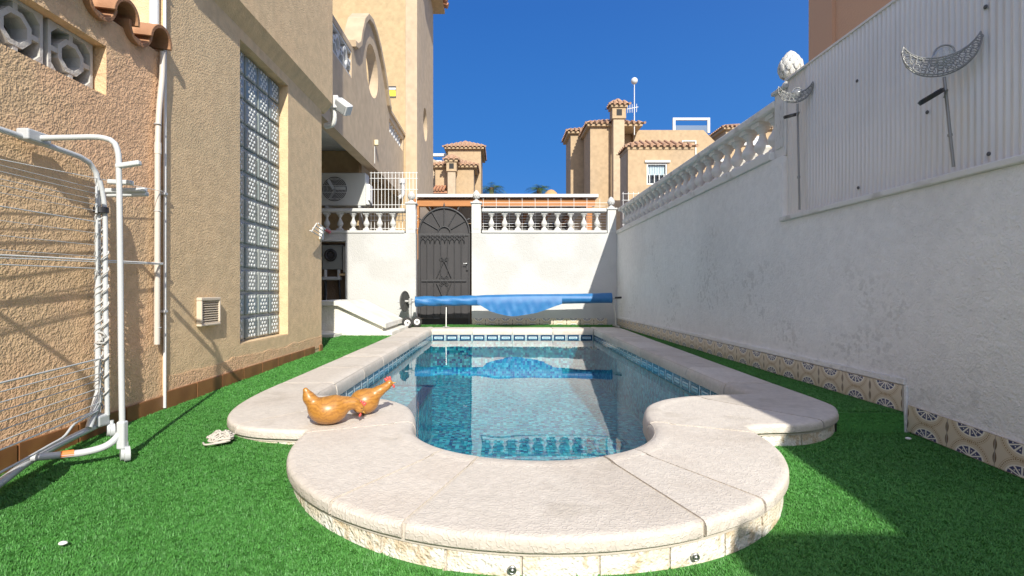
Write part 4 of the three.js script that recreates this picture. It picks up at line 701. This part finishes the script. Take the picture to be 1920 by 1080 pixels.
// ---------------------------------------------------------------- drying rack
{
  const o = thing('drying_rack', 'tall folding white clothes drying rack on wheels against the garden wall', 'drying rack'), m = P([0.53, 0.545, 0.55], 0.35), n2 = 1.0;
  const F = 2.13, B = 2.43, N0 = 0.9;      // where the front frame, the far posts and the near end stand
  const smooth = (pts, r) => tube(pts, r, 70, 10);
  for (const d of [F, N0 + 0.1]) mesh('front_frame', smooth([[-1.502, d > 2 ? 0.0 : -0.03, d], [-1.507, 0.3, d], [-1.512, 0.8, d], [-1.517, 1.1, d], [-1.52, 1.17, d], [-1.535, 1.212, d - 0.003], [-1.575, 1.228, d - 0.008], [-1.70, 1.226, d - 0.02], [-1.825, 1.22, d - 0.03]], 0.011), m, o);
  mesh('back_frame', smooth([[-1.826, 0.03, B], [-1.826, 0.5, B], [-1.826, 1.0, B], [-1.826, 1.12, B], [-1.828, 1.175, B - 0.02], [-1.83, 1.20, B - 0.07], [-1.83, 1.208, B - 0.2], [-1.83, 1.212, 1.9], [-1.83, 1.212, 1.2], [-1.83, 1.20, N0], [-1.83, 1.15, N0 - 0.1], [-1.83, 1.03, N0 - 0.14], [-1.83, 0.5, N0 - 0.15], [-1.83, 0.0, N0 - 0.15]], 0.0118), m, o);
  mesh('back_post', smooth([[-1.792, 0.05, B + 0.012], [-1.80, 0.6, B + 0.012], [-1.805, 1.02, B + 0.01], [-1.81, 1.12, B - 0.01]], 0.0105), m, o);
  mesh('hinge', rbox(-1.85, -1.80, 1.20, 1.245, 2.04, 2.15, 0.008), greyPlastic, o);
  mesh('base_rail', smooth([[-1.815, 0.012, B - 0.02], [-1.76, 0.0, 2.1], [-1.73, -0.012, 1.95], [-1.665, -0.03, 1.75], [-1.60, -0.045, 1.4], [-1.58, -0.055, N0]], 0.0145), m, o);
  for (const [d, y] of [[F, 0.0], [N0 + 0.1, -0.03]]) mesh('foot_bar', [smooth([[-1.503, y + 0.10, d], [-1.512, y + 0.05, d - 0.004], [-1.54, y + 0.012, d - 0.03], [-1.60, y - 0.004, d - 0.07], [-1.66, y + 0.0, d - 0.12], [-1.725, y + 0.004, d - 0.165]], 0.0135), rbox(-1.519, -1.487, y - 0.012, y + 0.10, d - 0.016, d + 0.016, 0.008)], m, o);
  mesh('warning_sticker', smooth([[-1.625, -0.002, F - 0.09], [-1.655, 0.0, F - 0.116]], 0.0142), P([0.75, 0.22, 0.05], 0.5), o);
  mesh('corner_bracket', [rbox(-1.84, -1.785, 0.005, 0.06, B - 0.05, B + 0.025, 0.012), cyl([-1.82, 0.15, B], [-1.79, 0.02, B - 0.1], 0.019, 0.014)], m, o);
  const wheel = (x, y, d) => mesh('wheel', join([new THREE.CylinderGeometry(0.03, 0.03, 0.018, 20).rotateZ(Math.PI / 2).rotateY(0.7).translate(x - 0.012, y, -d), new THREE.CylinderGeometry(0.03, 0.03, 0.018, 20).rotateZ(Math.PI / 2).rotateY(0.7).translate(x + 0.014, y, -d + 0.014), new THREE.CylinderGeometry(0.009, 0.009, 0.04, 10).translate(x, y + 0.022, -d)]), m, o);
  wheel(-1.495, -0.03, F + 0.01); wheel(-1.785, -0.02, B + 0.03); wheel(-1.495, -0.07, N0 + 0.1); wheel(-1.80, -0.065, N0 - 0.15);
  // folded wire tiers: far post to near post
  const tier = (x, x1, y0, y1, count, r, edge) => {
    const t = new THREE.Group(); t.name = 'tier'; o.add(t);
    for (let k = 0; k < count; k++) { const y = y0 + (y1 - y0) * k / (count - 1), xx = x + 0.01 * (k % 2); mesh('wire', cyl([xx, y, B - 0.03], [x1 + 0.01 * (k % 2), y - 0.02, N0 - 0.1], k === 0 || k === count - 1 ? edge : r, undefined, 6), m, t); }
    mesh('end_bar', [cyl([x + 0.005, y0 - 0.01, B - 0.03], [x + 0.005, y1 + 0.01, B - 0.03], 0.005, 0.005, 8), cyl([x1 + 0.005, y0 - 0.03, N0 - 0.1], [x1 + 0.005, y1 - 0.01, N0 - 0.1], 0.005, 0.005, 8)], m, t);
  };
  tier(-1.80, -1.52, 0.085, 0.315, 8, 0.0024, 0.0038); tier(-1.812, -1.75, 0.72, 0.93, 5, 0.0013, 0.0024); tier(-1.815, -1.77, 0.98, 1.08, 5, 0.0013, 0.0013);
  mesh('bent_rail', tube([[-1.79, 0.085, B - 0.05], [-1.77, 0.07, 2.25], [-1.755, 0.066, 2.2], [-1.735, 0.038, 2.13], [-1.72, 0.03, 2.05], [-1.65, 0.01, 1.7], [-1.57, -0.01, N0]], 0.005, 60, 6), m, o);
  for (const [x, y, d, l, q] of [[-1.515, 1.118, F, 0.085, 0.15], [-1.62, 1.075, F + 0.1, 0.09, -0.05], [-1.66, 1.045, F + 0.14, 0.16, 0.02], [-1.66, 1.03, F + 0.15, 0.16, 0.02]]) mesh('tier_arm', rbox(-0.012, l, -0.010, 0.010, -0.012, 0.012, 0.006).rotateZ(q).translate(x, y, -d), m, o);
  // twisted cords round the back posts
  const cord = (y0, y1, r, turns, ph, x) => { const p = []; for (let i = 0; i <= 120; i++) { const t = i / 120, a = ph + t * turns * 6.283; p.push([x + r * Math.cos(a), y0 + (y1 - y0) * t, B + 0.004 + r * Math.sin(a)]); } return tube(p, 0.0036, 300, 6); };
  const cordM = M([0.46, 0.45, 0.43], 0.9);
  mesh('cord', [cord(0.08, 0.98, 0.0155, 11, 0, -1.825), cord(0.08, 0.98, 0.0155, 11, 2.1, -1.825), cord(0.1, 0.8, 0.0135, 9, 1, -1.797)], cordM, o);
  mesh('knot', [0, 1, 2, 3].map((k) => new THREE.TorusGeometry(0.018, 0.0045, 6, 14).rotateX(1.4 + k * 0.4).rotateZ(k).translate(-1.81, 0.38 + k * 0.012, -B)), cordM, o);
  mesh('strap', cyl([-1.815, 0.975, B + 0.004], [-1.815, 1.0, B + 0.004], 0.03, 0.03, 14), blackPlastic, o);
  void n2;
  // lines strung along the wall
  const ln = thing('washing_lines', 'thin washing lines strung along the garden wall to the downpipe', 'washing line'), lm = M([0.7, 0.7, 0.68], 0.7);
  for (const [y0, y1, r] of [[1.03, 1.16, 0.0017], [0.73, 0.768, 0.0036], [0.715, 0.762, 0.0024]]) mesh('line', cyl([-1.80, y0, 0.9], [-1.826, y1, 2.9], r, r, 6), lm, ln);
}
{ // unseen bag on the lower tier, added to cast a shadow on the turf
  const o = thing('shadow_bag', 'unseen grey cloth bag added on the drying rack to shadow the turf', 'bag', [-1.578, 0.29, 1.6]), cm = M([0.30, 0.30, 0.32], 0.95);
  mesh('sack', lathe([[0.0, -0.30], [0.035, -0.295], [0.055, -0.26], [0.06, -0.18], [0.052, -0.08], [0.03, -0.03], [0.032, 0.0], [0.026, 0.0]], 18).scale(1, 1, 0.75), cm, o);
  mesh('loop', new THREE.TorusGeometry(0.022, 0.003, 6, 20).translate(0, 0.018, 0), cm, o);
}
{ // coil of rope on the turf and two scraps
  const p = []; for (let i = 0; i < 90; i++) { const a = i * 0.9 + rnd(), r = 0.012 + 0.05 * rnd(); p.push([r * Math.cos(a) * 1.05, 0.008 + 0.055 * rnd() * (1 - r * 12), r * Math.sin(a) * 0.9]); }
  p.push([0.05, 0.01, -0.03], [-0.03, 0.006, -0.075], [-0.055, 0.006, -0.05]);
  const o = tag(mesh('rope_coil', tube(p, 0.0042, 1200, 6), M([0.50, 0.46, 0.40], 0.95)), 'tangled heap of off white rope on the turf by the coping', 'rope'); o.position.copy(V(-1.225, turfY(-1.225, 2.36) + 0.016, 2.36));
  const scrap = (label, x, d, s) => { const g = new THREE.IcosahedronGeometry(s, 1), q = g.attributes.position; for (let i = 0; i < q.count; i++) { const k = 0.75 + 0.5 * vnoise(q.getX(i) * 90 + 5, q.getY(i) * 90 + 5, 16, 3); q.setXYZ(i, q.getX(i) * k * 1.4, q.getY(i) * k * 0.5, q.getZ(i) * k); } g.computeVertexNormals(); tag(mesh('pebble', g, M([0.75, 0.74, 0.70], 0.8)), label, 'pebble').position.copy(V(x, turfY(x, d) + 0.02, d)); };
  scrap('small white pebble on the shaded turf below the step', 1.98, 2.58, 0.011);
  scrap('small pale scrap lying on the sunlit turf in the near left corner', -1.21, 1.48, 0.009);
}
// ---------------------------------------------------------------- things by the back wall, left
{
  const wd = thing('stair_plinth', 'low cream painted concrete wedge sloping towards the pool by the back wall', 'plinth', [0, 0, 0]);
  const cream = M([1, 1, 1], 0.8, { map: tex(256, 1.2, (u, v) => mixc([0.78, 0.76, 0.70], [0.70, 0.67, 0.59], sm(0.4, 0.7, fbm(u, v, 6, 5, 1201))), true), bumpMap: grainy, bumpScale: 0.003 });
  mesh('side', uvm(frontShape(poly([[-2.62, -0.02], [-1.66, -0.02], [-1.66, 0.11], [-2.28, 0.40], [-2.62, 0.40]]), 7.62, 1.2)), cream, wd);
  mesh('slab', uvm(frontShape(poly([[-2.66, 0.405], [-2.285, 0.405], [-1.60, 0.088], [-1.60, 0.155], [-2.24, 0.475], [-2.66, 0.475]]), 7.55, 1.34, 0.008)), cream, wd);
  mesh('step', uvm(rbox(-2.7, -1.50, -0.03, 0.045, 7.50, 8.95, 0.012)), cream, wd);
  mesh('step', uvm(rbox(-2.55, -2.20, -0.03, 0.035, 7.15, 7.49, 0.012)), cream, wd);
  const ac = thing('air_conditioner', 'white outdoor air conditioner unit with round fan grille under the balcony', 'air conditioner', [-2.81, 2.16, 9.80]);
  mesh('casing', rbox(-0.42, 0.40, 0, 0.60, -0.14, 0.14, 0.02), M([0.56, 0.56, 0.52], 0.5), ac);
  mesh('fan_recess', new THREE.CylinderGeometry(0.225, 0.225, 0.012, 36).rotateX(Math.PI / 2).translate(-0.16, 0.30, 0.139), M([0.12, 0.115, 0.11], 0.7), ac);
  for (let k = 0; k < 9; k++) mesh('grille_ring', new THREE.TorusGeometry(0.03 + k * 0.0245, 0.003, 5, 36).translate(-0.16, 0.30, 0.15), white, ac);
  for (let k = 0; k < 4; k++) mesh('grille_bar', box(-0.39, 0.07, 0.12 + k * 0.12 - 0.004, 0.12 + k * 0.12 + 0.004, -0.158, -0.15), white, ac);
  mesh('fan_blade', join([0, 1, 2].map((k) => new THREE.BoxGeometry(0.19, 0.09, 0.006).rotateX(0.5).translate(0.1, 0, 0).rotateZ(k * 2.094))).translate(-0.16, 0.30, 0.147), greyPlastic, ac);
  mesh('valve_cover', rbox(0.401, 0.47, 0.02, 0.40, -0.12, 0.12, 0.02), M([0.78, 0.78, 0.75], 0.5), ac);
  mesh('bracket', [box(-0.33, -0.29, -0.04, -0.001, -0.16, 0.138), box(0.27, 0.31, -0.04, -0.001, -0.16, 0.138), cyl([0.29, -0.02, -0.13], [0.29, -0.3, 0.13], 0.012)], greyPlastic, ac);
  mesh('pipe', tube([[0.45, 0.1, -0.12], [0.5, 0.02, -0.13], [0.47, -0.06, -0.1], [0.3, -0.09, 0.0], [0.0, -0.1, 0.1]], 0.014, 30, 8), blackPlastic, ac);
  const pf = thing('pool_filter', 'grey pool pump box with black dial in the dark niche', 'pump', [-2.98, 0.9, 9.62]);
  mesh('box', rbox(-0.2, 0.16, 0.10, 0.55, -0.02, 0.12, 0.015), M([0.22, 0.23, 0.22], 0.6), pf); mesh('dial', join([new THREE.TorusGeometry(0.085, 0.03, 12, 26), new THREE.CylinderGeometry(0.05, 0.05, 0.03, 20).rotateX(Math.PI / 2)]).translate(-0.04, 0.36, 0.04), blackPlastic, pf);
  mesh('valve', [cyl([-0.14, 0.1, -0.01], [-0.14, -0.05, -0.01], 0.03, 0.03, 12), cyl([0.1, 0.1, -0.01], [0.1, -0.05, -0.01], 0.03, 0.03, 12), rbox(-0.2, 0.14, -0.09, -0.03, -0.06, 0.06, 0.015)], greyPlastic, pf);
  mesh('hose', [tube([[-0.14, -0.08, 0], [-0.16, -0.4, 0.02], [-0.24, -0.9, 0.06]], 0.024, 24, 10), tube([[0.1, -0.08, 0], [0.12, -0.45, 0.0], [0.13, -0.9, 0.04]], 0.02, 24, 10)], blackPlastic, pf);
  mesh('support', box(-0.19, -0.15, -0.93, 0.1, 0.06, 0.1), greyPlastic, pf);
  mesh('shelf', rbox(0.12, 0.30, -0.01, 0.03, -0.05, 0.1, 0.006), M([0.62, 0.44, 0.24], 0.7), pf); mesh('thermometer', box(0.17, 0.21, 0.05, 0.52, 0.02, 0.05), white, pf);
  const br = thing('scrub_brush', 'small pink brush with white handle hung at the lintel', 'brush', [-3.06, 1.66, 9.38]);
  mesh('handle', cyl([-0.07, 0.09, 0], [0.03, 0.02, 0], 0.009, 0.009, 8), white, br); mesh('bristles', cyl([0.02, 0.03, 0], [0.10, -0.02, 0], 0.025, 0.028, 12), P([0.75, 0.22, 0.25], 0.6), br);
}
// ---------------------------------------------------------------- beyond the walls
const timber = M([1, 1, 1], 0.7, { map: tex(256, [1.3, 0.4], (u, v) => mixc([0.50, 0.22, 0.075], [0.40, 0.165, 0.055], fbm(u * 0.3, v, 14, 4, 1301)), true) });
{
  const p = thing('pergola', 'orange timber pergola beam with white edge behind the back wall', 'pergola');
  mesh('beam', uvm(rbox(-1.72, 1.9, 2.28, 2.43, 10.5, 10.62, 0.01)), timber, p); mesh('roof_sheet', uvm(box(-1.60, 1.95, 2.45, 2.51, 10.42, 14.5)), white, p);
  for (const x of [-1.63, 1.78]) mesh('post', uvm(box(x - 0.06, x + 0.06, -0.3, 2.279, 10.5, 10.62)), timber, p);
  for (let k = 0; k < 7; k++) mesh('rafter', uvm(box(-1.5 + k * 0.52, -1.43 + k * 0.52, 2.33, 2.44, 10.63, 14.4)), timber, p);
  const s = thing('patio_wall', 'dark brown wall in the shade under the pergola', 'wall');
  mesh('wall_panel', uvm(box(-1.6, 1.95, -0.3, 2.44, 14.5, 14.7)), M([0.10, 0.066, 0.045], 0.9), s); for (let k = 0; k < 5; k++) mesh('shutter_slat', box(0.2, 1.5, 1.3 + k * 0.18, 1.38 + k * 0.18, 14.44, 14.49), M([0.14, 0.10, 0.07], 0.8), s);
}
// tiled hip roof: eaves slab, sloping faces and tile ribs
function hip(parent, x0, x1, d0, d1, y, h, over = 0.35) {
  const a = x0 - over, b = x1 + over, c = d0 - over, e = d1 + over, P_ = [], I_ = [], w = Math.min(b - a, e - c) / 2, r0 = b - a > e - c ? [a + w, (c + e) / 2] : [(a + b) / 2, c + w], r1 = b - a > e - c ? [b - w, (c + e) / 2] : [(a + b) / 2, e - w];
  const q = (x, yy, d) => P_.push(x, yy, -d); q(a, y, c); q(b, y, c); q(b, y, e); q(a, y, e); q(r0[0], y + h, r0[1]); q(r1[0], y + h, r1[1]);
  if (b - a > e - c) I_.push(0, 1, 5, 0, 5, 4, 2, 3, 4, 2, 4, 5, 3, 0, 4, 1, 2, 5); else I_.push(0, 1, 4, 1, 2, 5, 1, 5, 4, 2, 3, 5, 3, 0, 4, 3, 4, 5);
  const g = new THREE.BufferGeometry(); g.setAttribute('position', new THREE.Float32BufferAttribute(P_, 3)); g.setIndex(I_); const f = g.toNonIndexed(); f.computeVertexNormals();
  const ribs = [], n = Math.round((b - a) / 0.24);
  for (let k = 0; k <= n; k++) { const x = a + (b - a) * k / n, t = clamp(Math.min(x - a, b - x) / w), top = [x, y + h * t, c + (r0[1] - c) * t]; if (t > 0.06) ribs.push(cyl([x, y + 0.02, c], [top[0], top[1] + 0.02, b - a > e - c ? top[2] : c + w * t], 0.055, 0.055, 6)); ribs.push(cyl([x, y - 0.02, c - 0.03], [x, y + 0.01, c + 0.1], 0.06, 0.06, 6)); }
  const n2 = Math.round((e - c) / 0.24); for (let k = 0; k <= n2; k++) { const d = c + (e - c) * k / n2, t = clamp(Math.min(d - c, e - d) / w); for (const [s, xx] of [[1, a], [-1, b]]) ribs.push(cyl([xx, y + 0.02, d], [xx + s * w * t, y + h * t + 0.02, d], 0.055, 0.055, 6)); }
  mesh('roof', uvm(join([f, ...ribs])), terracottaFar, parent);
  mesh('eave', uvm(box(a + 0.08, b - 0.08, y - 0.14, y - 0.012, c + 0.08, e - 0.08)), stuccoFar, parent);
}
function chimney(parent, x0, x1, d0, d1, y0, y1) {
  mesh('chimney', uvm(box(x0, x1, y0, y1, d0, d1)), stuccoPink, parent); mesh('chimney_head', uvm(box(x0 - 0.06, x1 + 0.06, y1 + 0.001, y1 + 0.5, d0 - 0.06, d1 + 0.06)), stuccoFar, parent);
  mesh('flue', box((x0 + x1) / 2 - 0.12, (x0 + x1) / 2 + 0.12, y1 + 0.12, y1 + 0.4, d0 - 0.065, d0 - 0.0605), dark, parent); hip(parent, x0, x1, d0, d1, y1 + 0.62, 0.28, 0.2);
}
{ // houses beyond, left of the sky gap
  const h = thing('far_house', 'distant tan house with tiled roofs and chimney just right of the tower', 'house');
  mesh('tower', uvm(box(-2.85, -1.0, -0.3, 8.55, 30, 33)), stuccoFar, h); hip(h, -2.85, -1.0, 30, 33, 8.7, 0.55, 0.25);
  mesh('annexe', uvm(box(-3.35, -1.32, -0.3, 7.1, 28.2, 29.9)), stuccoFar, h); hip(h, -3.35, -1.32, 28.2, 29.9, 7.25, 0.5, 0.25);
  mesh('party_wall', uvm(frontShape(poly([[-5, -0.3], [-3.36, -0.3], [-3.36, 7.9], [-5, 8.7]]), 30.2, 0.3)), stuccoPink, h);
  chimney(h, -2.62, -2.22, 27.4, 27.9, -0.3, 6.75);
  mesh('roof_terrace', [box(-5, -2.86, 8.45, 8.6, 31, 31.2), box(-5, -2.86, 8.05, 8.2, 31, 31.2)], white, h);
  mesh('porch_roof', uvm(join(range(-3.3, -2.7, 0.16).map((x) => cyl([x, 5.75, 27.1], [x, 6.15, 28.2], 0.07, 0.07, 6)).concat([frontShape(poly([[-3.36, 5.6], [-2.64, 5.6], [-2.64, 5.7], [-3.36, 5.7]]), 27.2, 1)]))), terracotta, h);
}
{ // houses beyond the right wall
  const h = thing('villa', 'large tan villa with tiled roofs, tall chimney and flat parapet behind the right wall', 'house');
  const Z = 24;
  mesh('wing', uvm(box(3.51, 4.9, -0.3, 8.25, Z + 2, Z + 3.8)), stuccoFar, h); hip(h, 3.51, 4.9, Z + 2, Z + 3.8, 8.4, 0.35, 0.22);
  mesh('stair_tower', uvm(box(4.12, 5.05, -0.3, 8.0, Z, Z + 1.8)), stuccoFar, h);
  mesh('main_block', uvm(box(5.06, 6.3, -0.3, 8.0, Z + 1.2, Z + 5)), stuccoFar, h); hip(h, 4.12, 6.3, Z, Z + 1.9, 8.13, 0.45, 0.22);
  chimney(h, 5.06, 5.54, Z - 0.5, Z - 0.05, -0.3, 8.2);
  const sh = poly([[6.31, -0.3], [11.1, -0.3], [11.1, 6.9], [10.55, 7.2], [9.6, 8.15], [6.31, 8.15]]); mesh('parapet_block', uvm(frontShape(sh, Z + 1.0, 4)), stuccoFar, h);
  mesh('terrace_frame', [box(8.3, 8.42, 8.15, 8.75, Z + 1.4, Z + 1.5), box(9.95, 10.07, 8.15, 8.75, Z + 1.4, Z + 1.5), box(8.3, 10.07, 8.751, 8.86, Z + 1.4, Z + 1.5)], white, h);
  mesh('terrace_screen', box(8.43, 9.94, 8.16, 8.5, Z + 1.43, Z + 1.46), P([0.10, 0.16, 0.26], 0.3), h);
  const wn = mesh('panel_frame', [box(8.58, 8.63, 6.85, 7.6, Z + 0.95, Z + 0.999), box(9.2, 9.25, 6.85, 7.6, Z + 0.95, Z + 0.999), box(8.58, 9.25, 7.601, 7.65, Z + 0.95, Z + 0.999)], white, h); void wn;
  const ant = mesh('antenna', [cyl([6.08, 7.6, Z - 0.1], [6.08, 9.9, Z - 0.1], 0.025, 0.02, 6), new THREE.SphereGeometry(0.15, 14, 10).translate(6.08, 10.02, -Z + 0.1), cyl([5.75, 8.75, Z - 0.1], [6.25, 8.85, Z - 0.1], 0.02, 0.02, 5), ...range(0, 0.4, 0.1).map((k) => cyl([5.78 + k, 8.58 + k * 0.1, Z - 0.1], [5.78 + k, 8.95 + k * 0.1, Z - 0.1], 0.014, 0.014, 5))], white, h); void ant;
  // lower house with window
  const l = thing('low_house', 'low tan house with tiled eaves and shuttered window behind the balustrade', 'house');
  const D = 20;
  const f = poly([[4.85, -0.3], [7.3, -0.3], [7.3, 5.95], [4.85, 5.95]]); f.holes.push(rectPath(5.55, 6.32, 4.6, 5.4)); mesh('front_wall', uvm(frontShape(f, D, 0.25)), stuccoFar, l);
  mesh('side_wall', uvm(box(4.851, 5.1, -0.3, 5.949, D + 0.251, D + 1.3)), stuccoPink, l); mesh('room', box(5.2, 7.2, 4.3, 5.6, D + 0.6, D + 0.65), M([0.12, 0.12, 0.11], 0.9), l);
  const w = new THREE.Group(); w.name = 'window'; l.add(w); mesh('frame', [box(5.551, 5.6, 4.6, 5.4, D + 0.02, D + 0.1), box(6.27, 6.319, 4.6, 5.4, D + 0.02, D + 0.1), box(5.601, 6.269, 4.6, 4.65, D + 0.02, D + 0.1), box(5.601, 6.269, 5.35, 5.399, D + 0.02, D + 0.1)], white, w);
  mesh('lintel', box(5.48, 6.42, 5.42, 5.5, D - 0.06, D - 0.001), white, w); mesh('pane', box(5.6, 6.27, 4.65, 5.35, D + 0.1, D + 0.105), P([0.9, 0.95, 0.97], 0.05, { transmission: 1, thickness: 0 }), w);
  for (let k = 0; k < 7; k++) mesh('curtain_strip', box(5.61 + k * 0.094, 5.69 + k * 0.094, 4.98, 5.34, D + 0.13, D + 0.14), M([0.70, 0.70, 0.68], 0.9), w); for (let k = 0; k < 4; k++) mesh('bar', cyl([5.66 + k * 0.18, 4.66, D + 0.01], [5.66 + k * 0.18, 5.0, D + 0.01], 0.02, 0.02, 6), white, w);
  hip(l, 4.85, 7.3, D, D + 1.3, 6.05, 0.35, 0.1);
  mesh('awning', uvm(frontShape(poly([[6.95, 5.1], [7.9, 5.45], [8.4, 5.4], [8.4, 5.3], [7.9, 5.33], [6.95, 5.0]]), D - 0.6, 0.6)), white, l);
  const t = thing('far_tower', 'distant square tower with tiled roof peeking over the balustrade', 'house'); mesh('tower_wall', uvm(box(12.35, 15, -0.3, 9.4, 29, 32)), stuccoFar, t); hip(t, 12.35, 15, 29, 32, 9.5, 0.55, 0.25); mesh('window_trim', box(13.3, 14.2, 8.5, 9.0, 28.9, 28.999), white, t);
  const n = thing('brown_house', 'plain brown house wall rising behind the corrugated screen', 'house');
  mesh('wall_body', uvm(box(3.25, 8, -0.3, 5.2, 1.2, 5.15)), M([0.62, 0.385, 0.24], 0.95, { bumpMap: grainy, bumpScale: 0.004 }), n); mesh('wall_return', uvm(box(3.22, 8, -0.3, 5.2, 5.151, 5.54)), M([0.57, 0.36, 0.23], 0.95), n);
  const u = thing('thatch_parasol', 'straw coloured round parasol top showing over the back wall', 'parasol', [2.06, 0, 21]);
  mesh('pole', cyl([0, -0.3, 0], [0, 4.6, 0], 0.04, 0.04, 8), timber, u); mesh('canopy', lathe([[0.0, 4.60], [0.12, 4.57], [0.24, 4.46], [0.30, 4.32], [0.28, 4.31], [0, 4.38]], 16), M([0.50, 0.30, 0.13], 0.9), u);
}
function palm(label, x, d, h, r, n) {
  const o = thing('palm_tree', label, 'palm tree', [x, -0.3, d], 'palms beyond the back wall');
  mesh('trunk', join(range(0, h - 0.1, 0.25).map((y) => new THREE.CylinderGeometry(0.13, 0.17, 0.26, 9).translate(0, y + 0.13, 0))), M([0.20, 0.14, 0.09], 0.95), o);
  const leaf = [M([0.05, 0.11, 0.025], 0.7, { side: THREE.DoubleSide }), M([0.085, 0.14, 0.035], 0.7, { side: THREE.DoubleSide })];
  for (let k = 0; k < n; k++) {
    const a = k * 2.4 + rr(-0.2, 0.2), lift = rr(-0.2, 1.25), P_ = [], L = r * rr(0.8, 1.1), at = (t) => [L * t * Math.cos(lift * (1 - t * 0.4)), L * (t * Math.sin(lift) - 0.75 * t * t)];
    for (let i = 1; i < 22; i++) { const t = i / 22, [q, y] = at(t), [q2, y2] = at(t + 0.02), w = L * 0.26 * Math.sin(Math.PI * Math.min(1, t * 0.9 + 0.08)); for (const s of [-1, 1]) P_.push(q, y, 0, q2, y2, 0, q2 + w * 0.55, y2 - w * 0.35, s * w); }
    const g = new THREE.BufferGeometry(); g.setAttribute('position', new THREE.Float32BufferAttribute(P_, 3)); g.computeVertexNormals(); const f = mesh('frond', g, leaf[k % 2], o); f.position.y = h; f.rotation.y = a;
  }
}
palm('young palm crown beside the finial right of the gate', -0.45, 34, 7.35, 1.25, 26);
palm('dark green palm crown showing over the pergola', 2.5, 33, 7.1, 1.1, 34);
renderer.render(scene, camera);
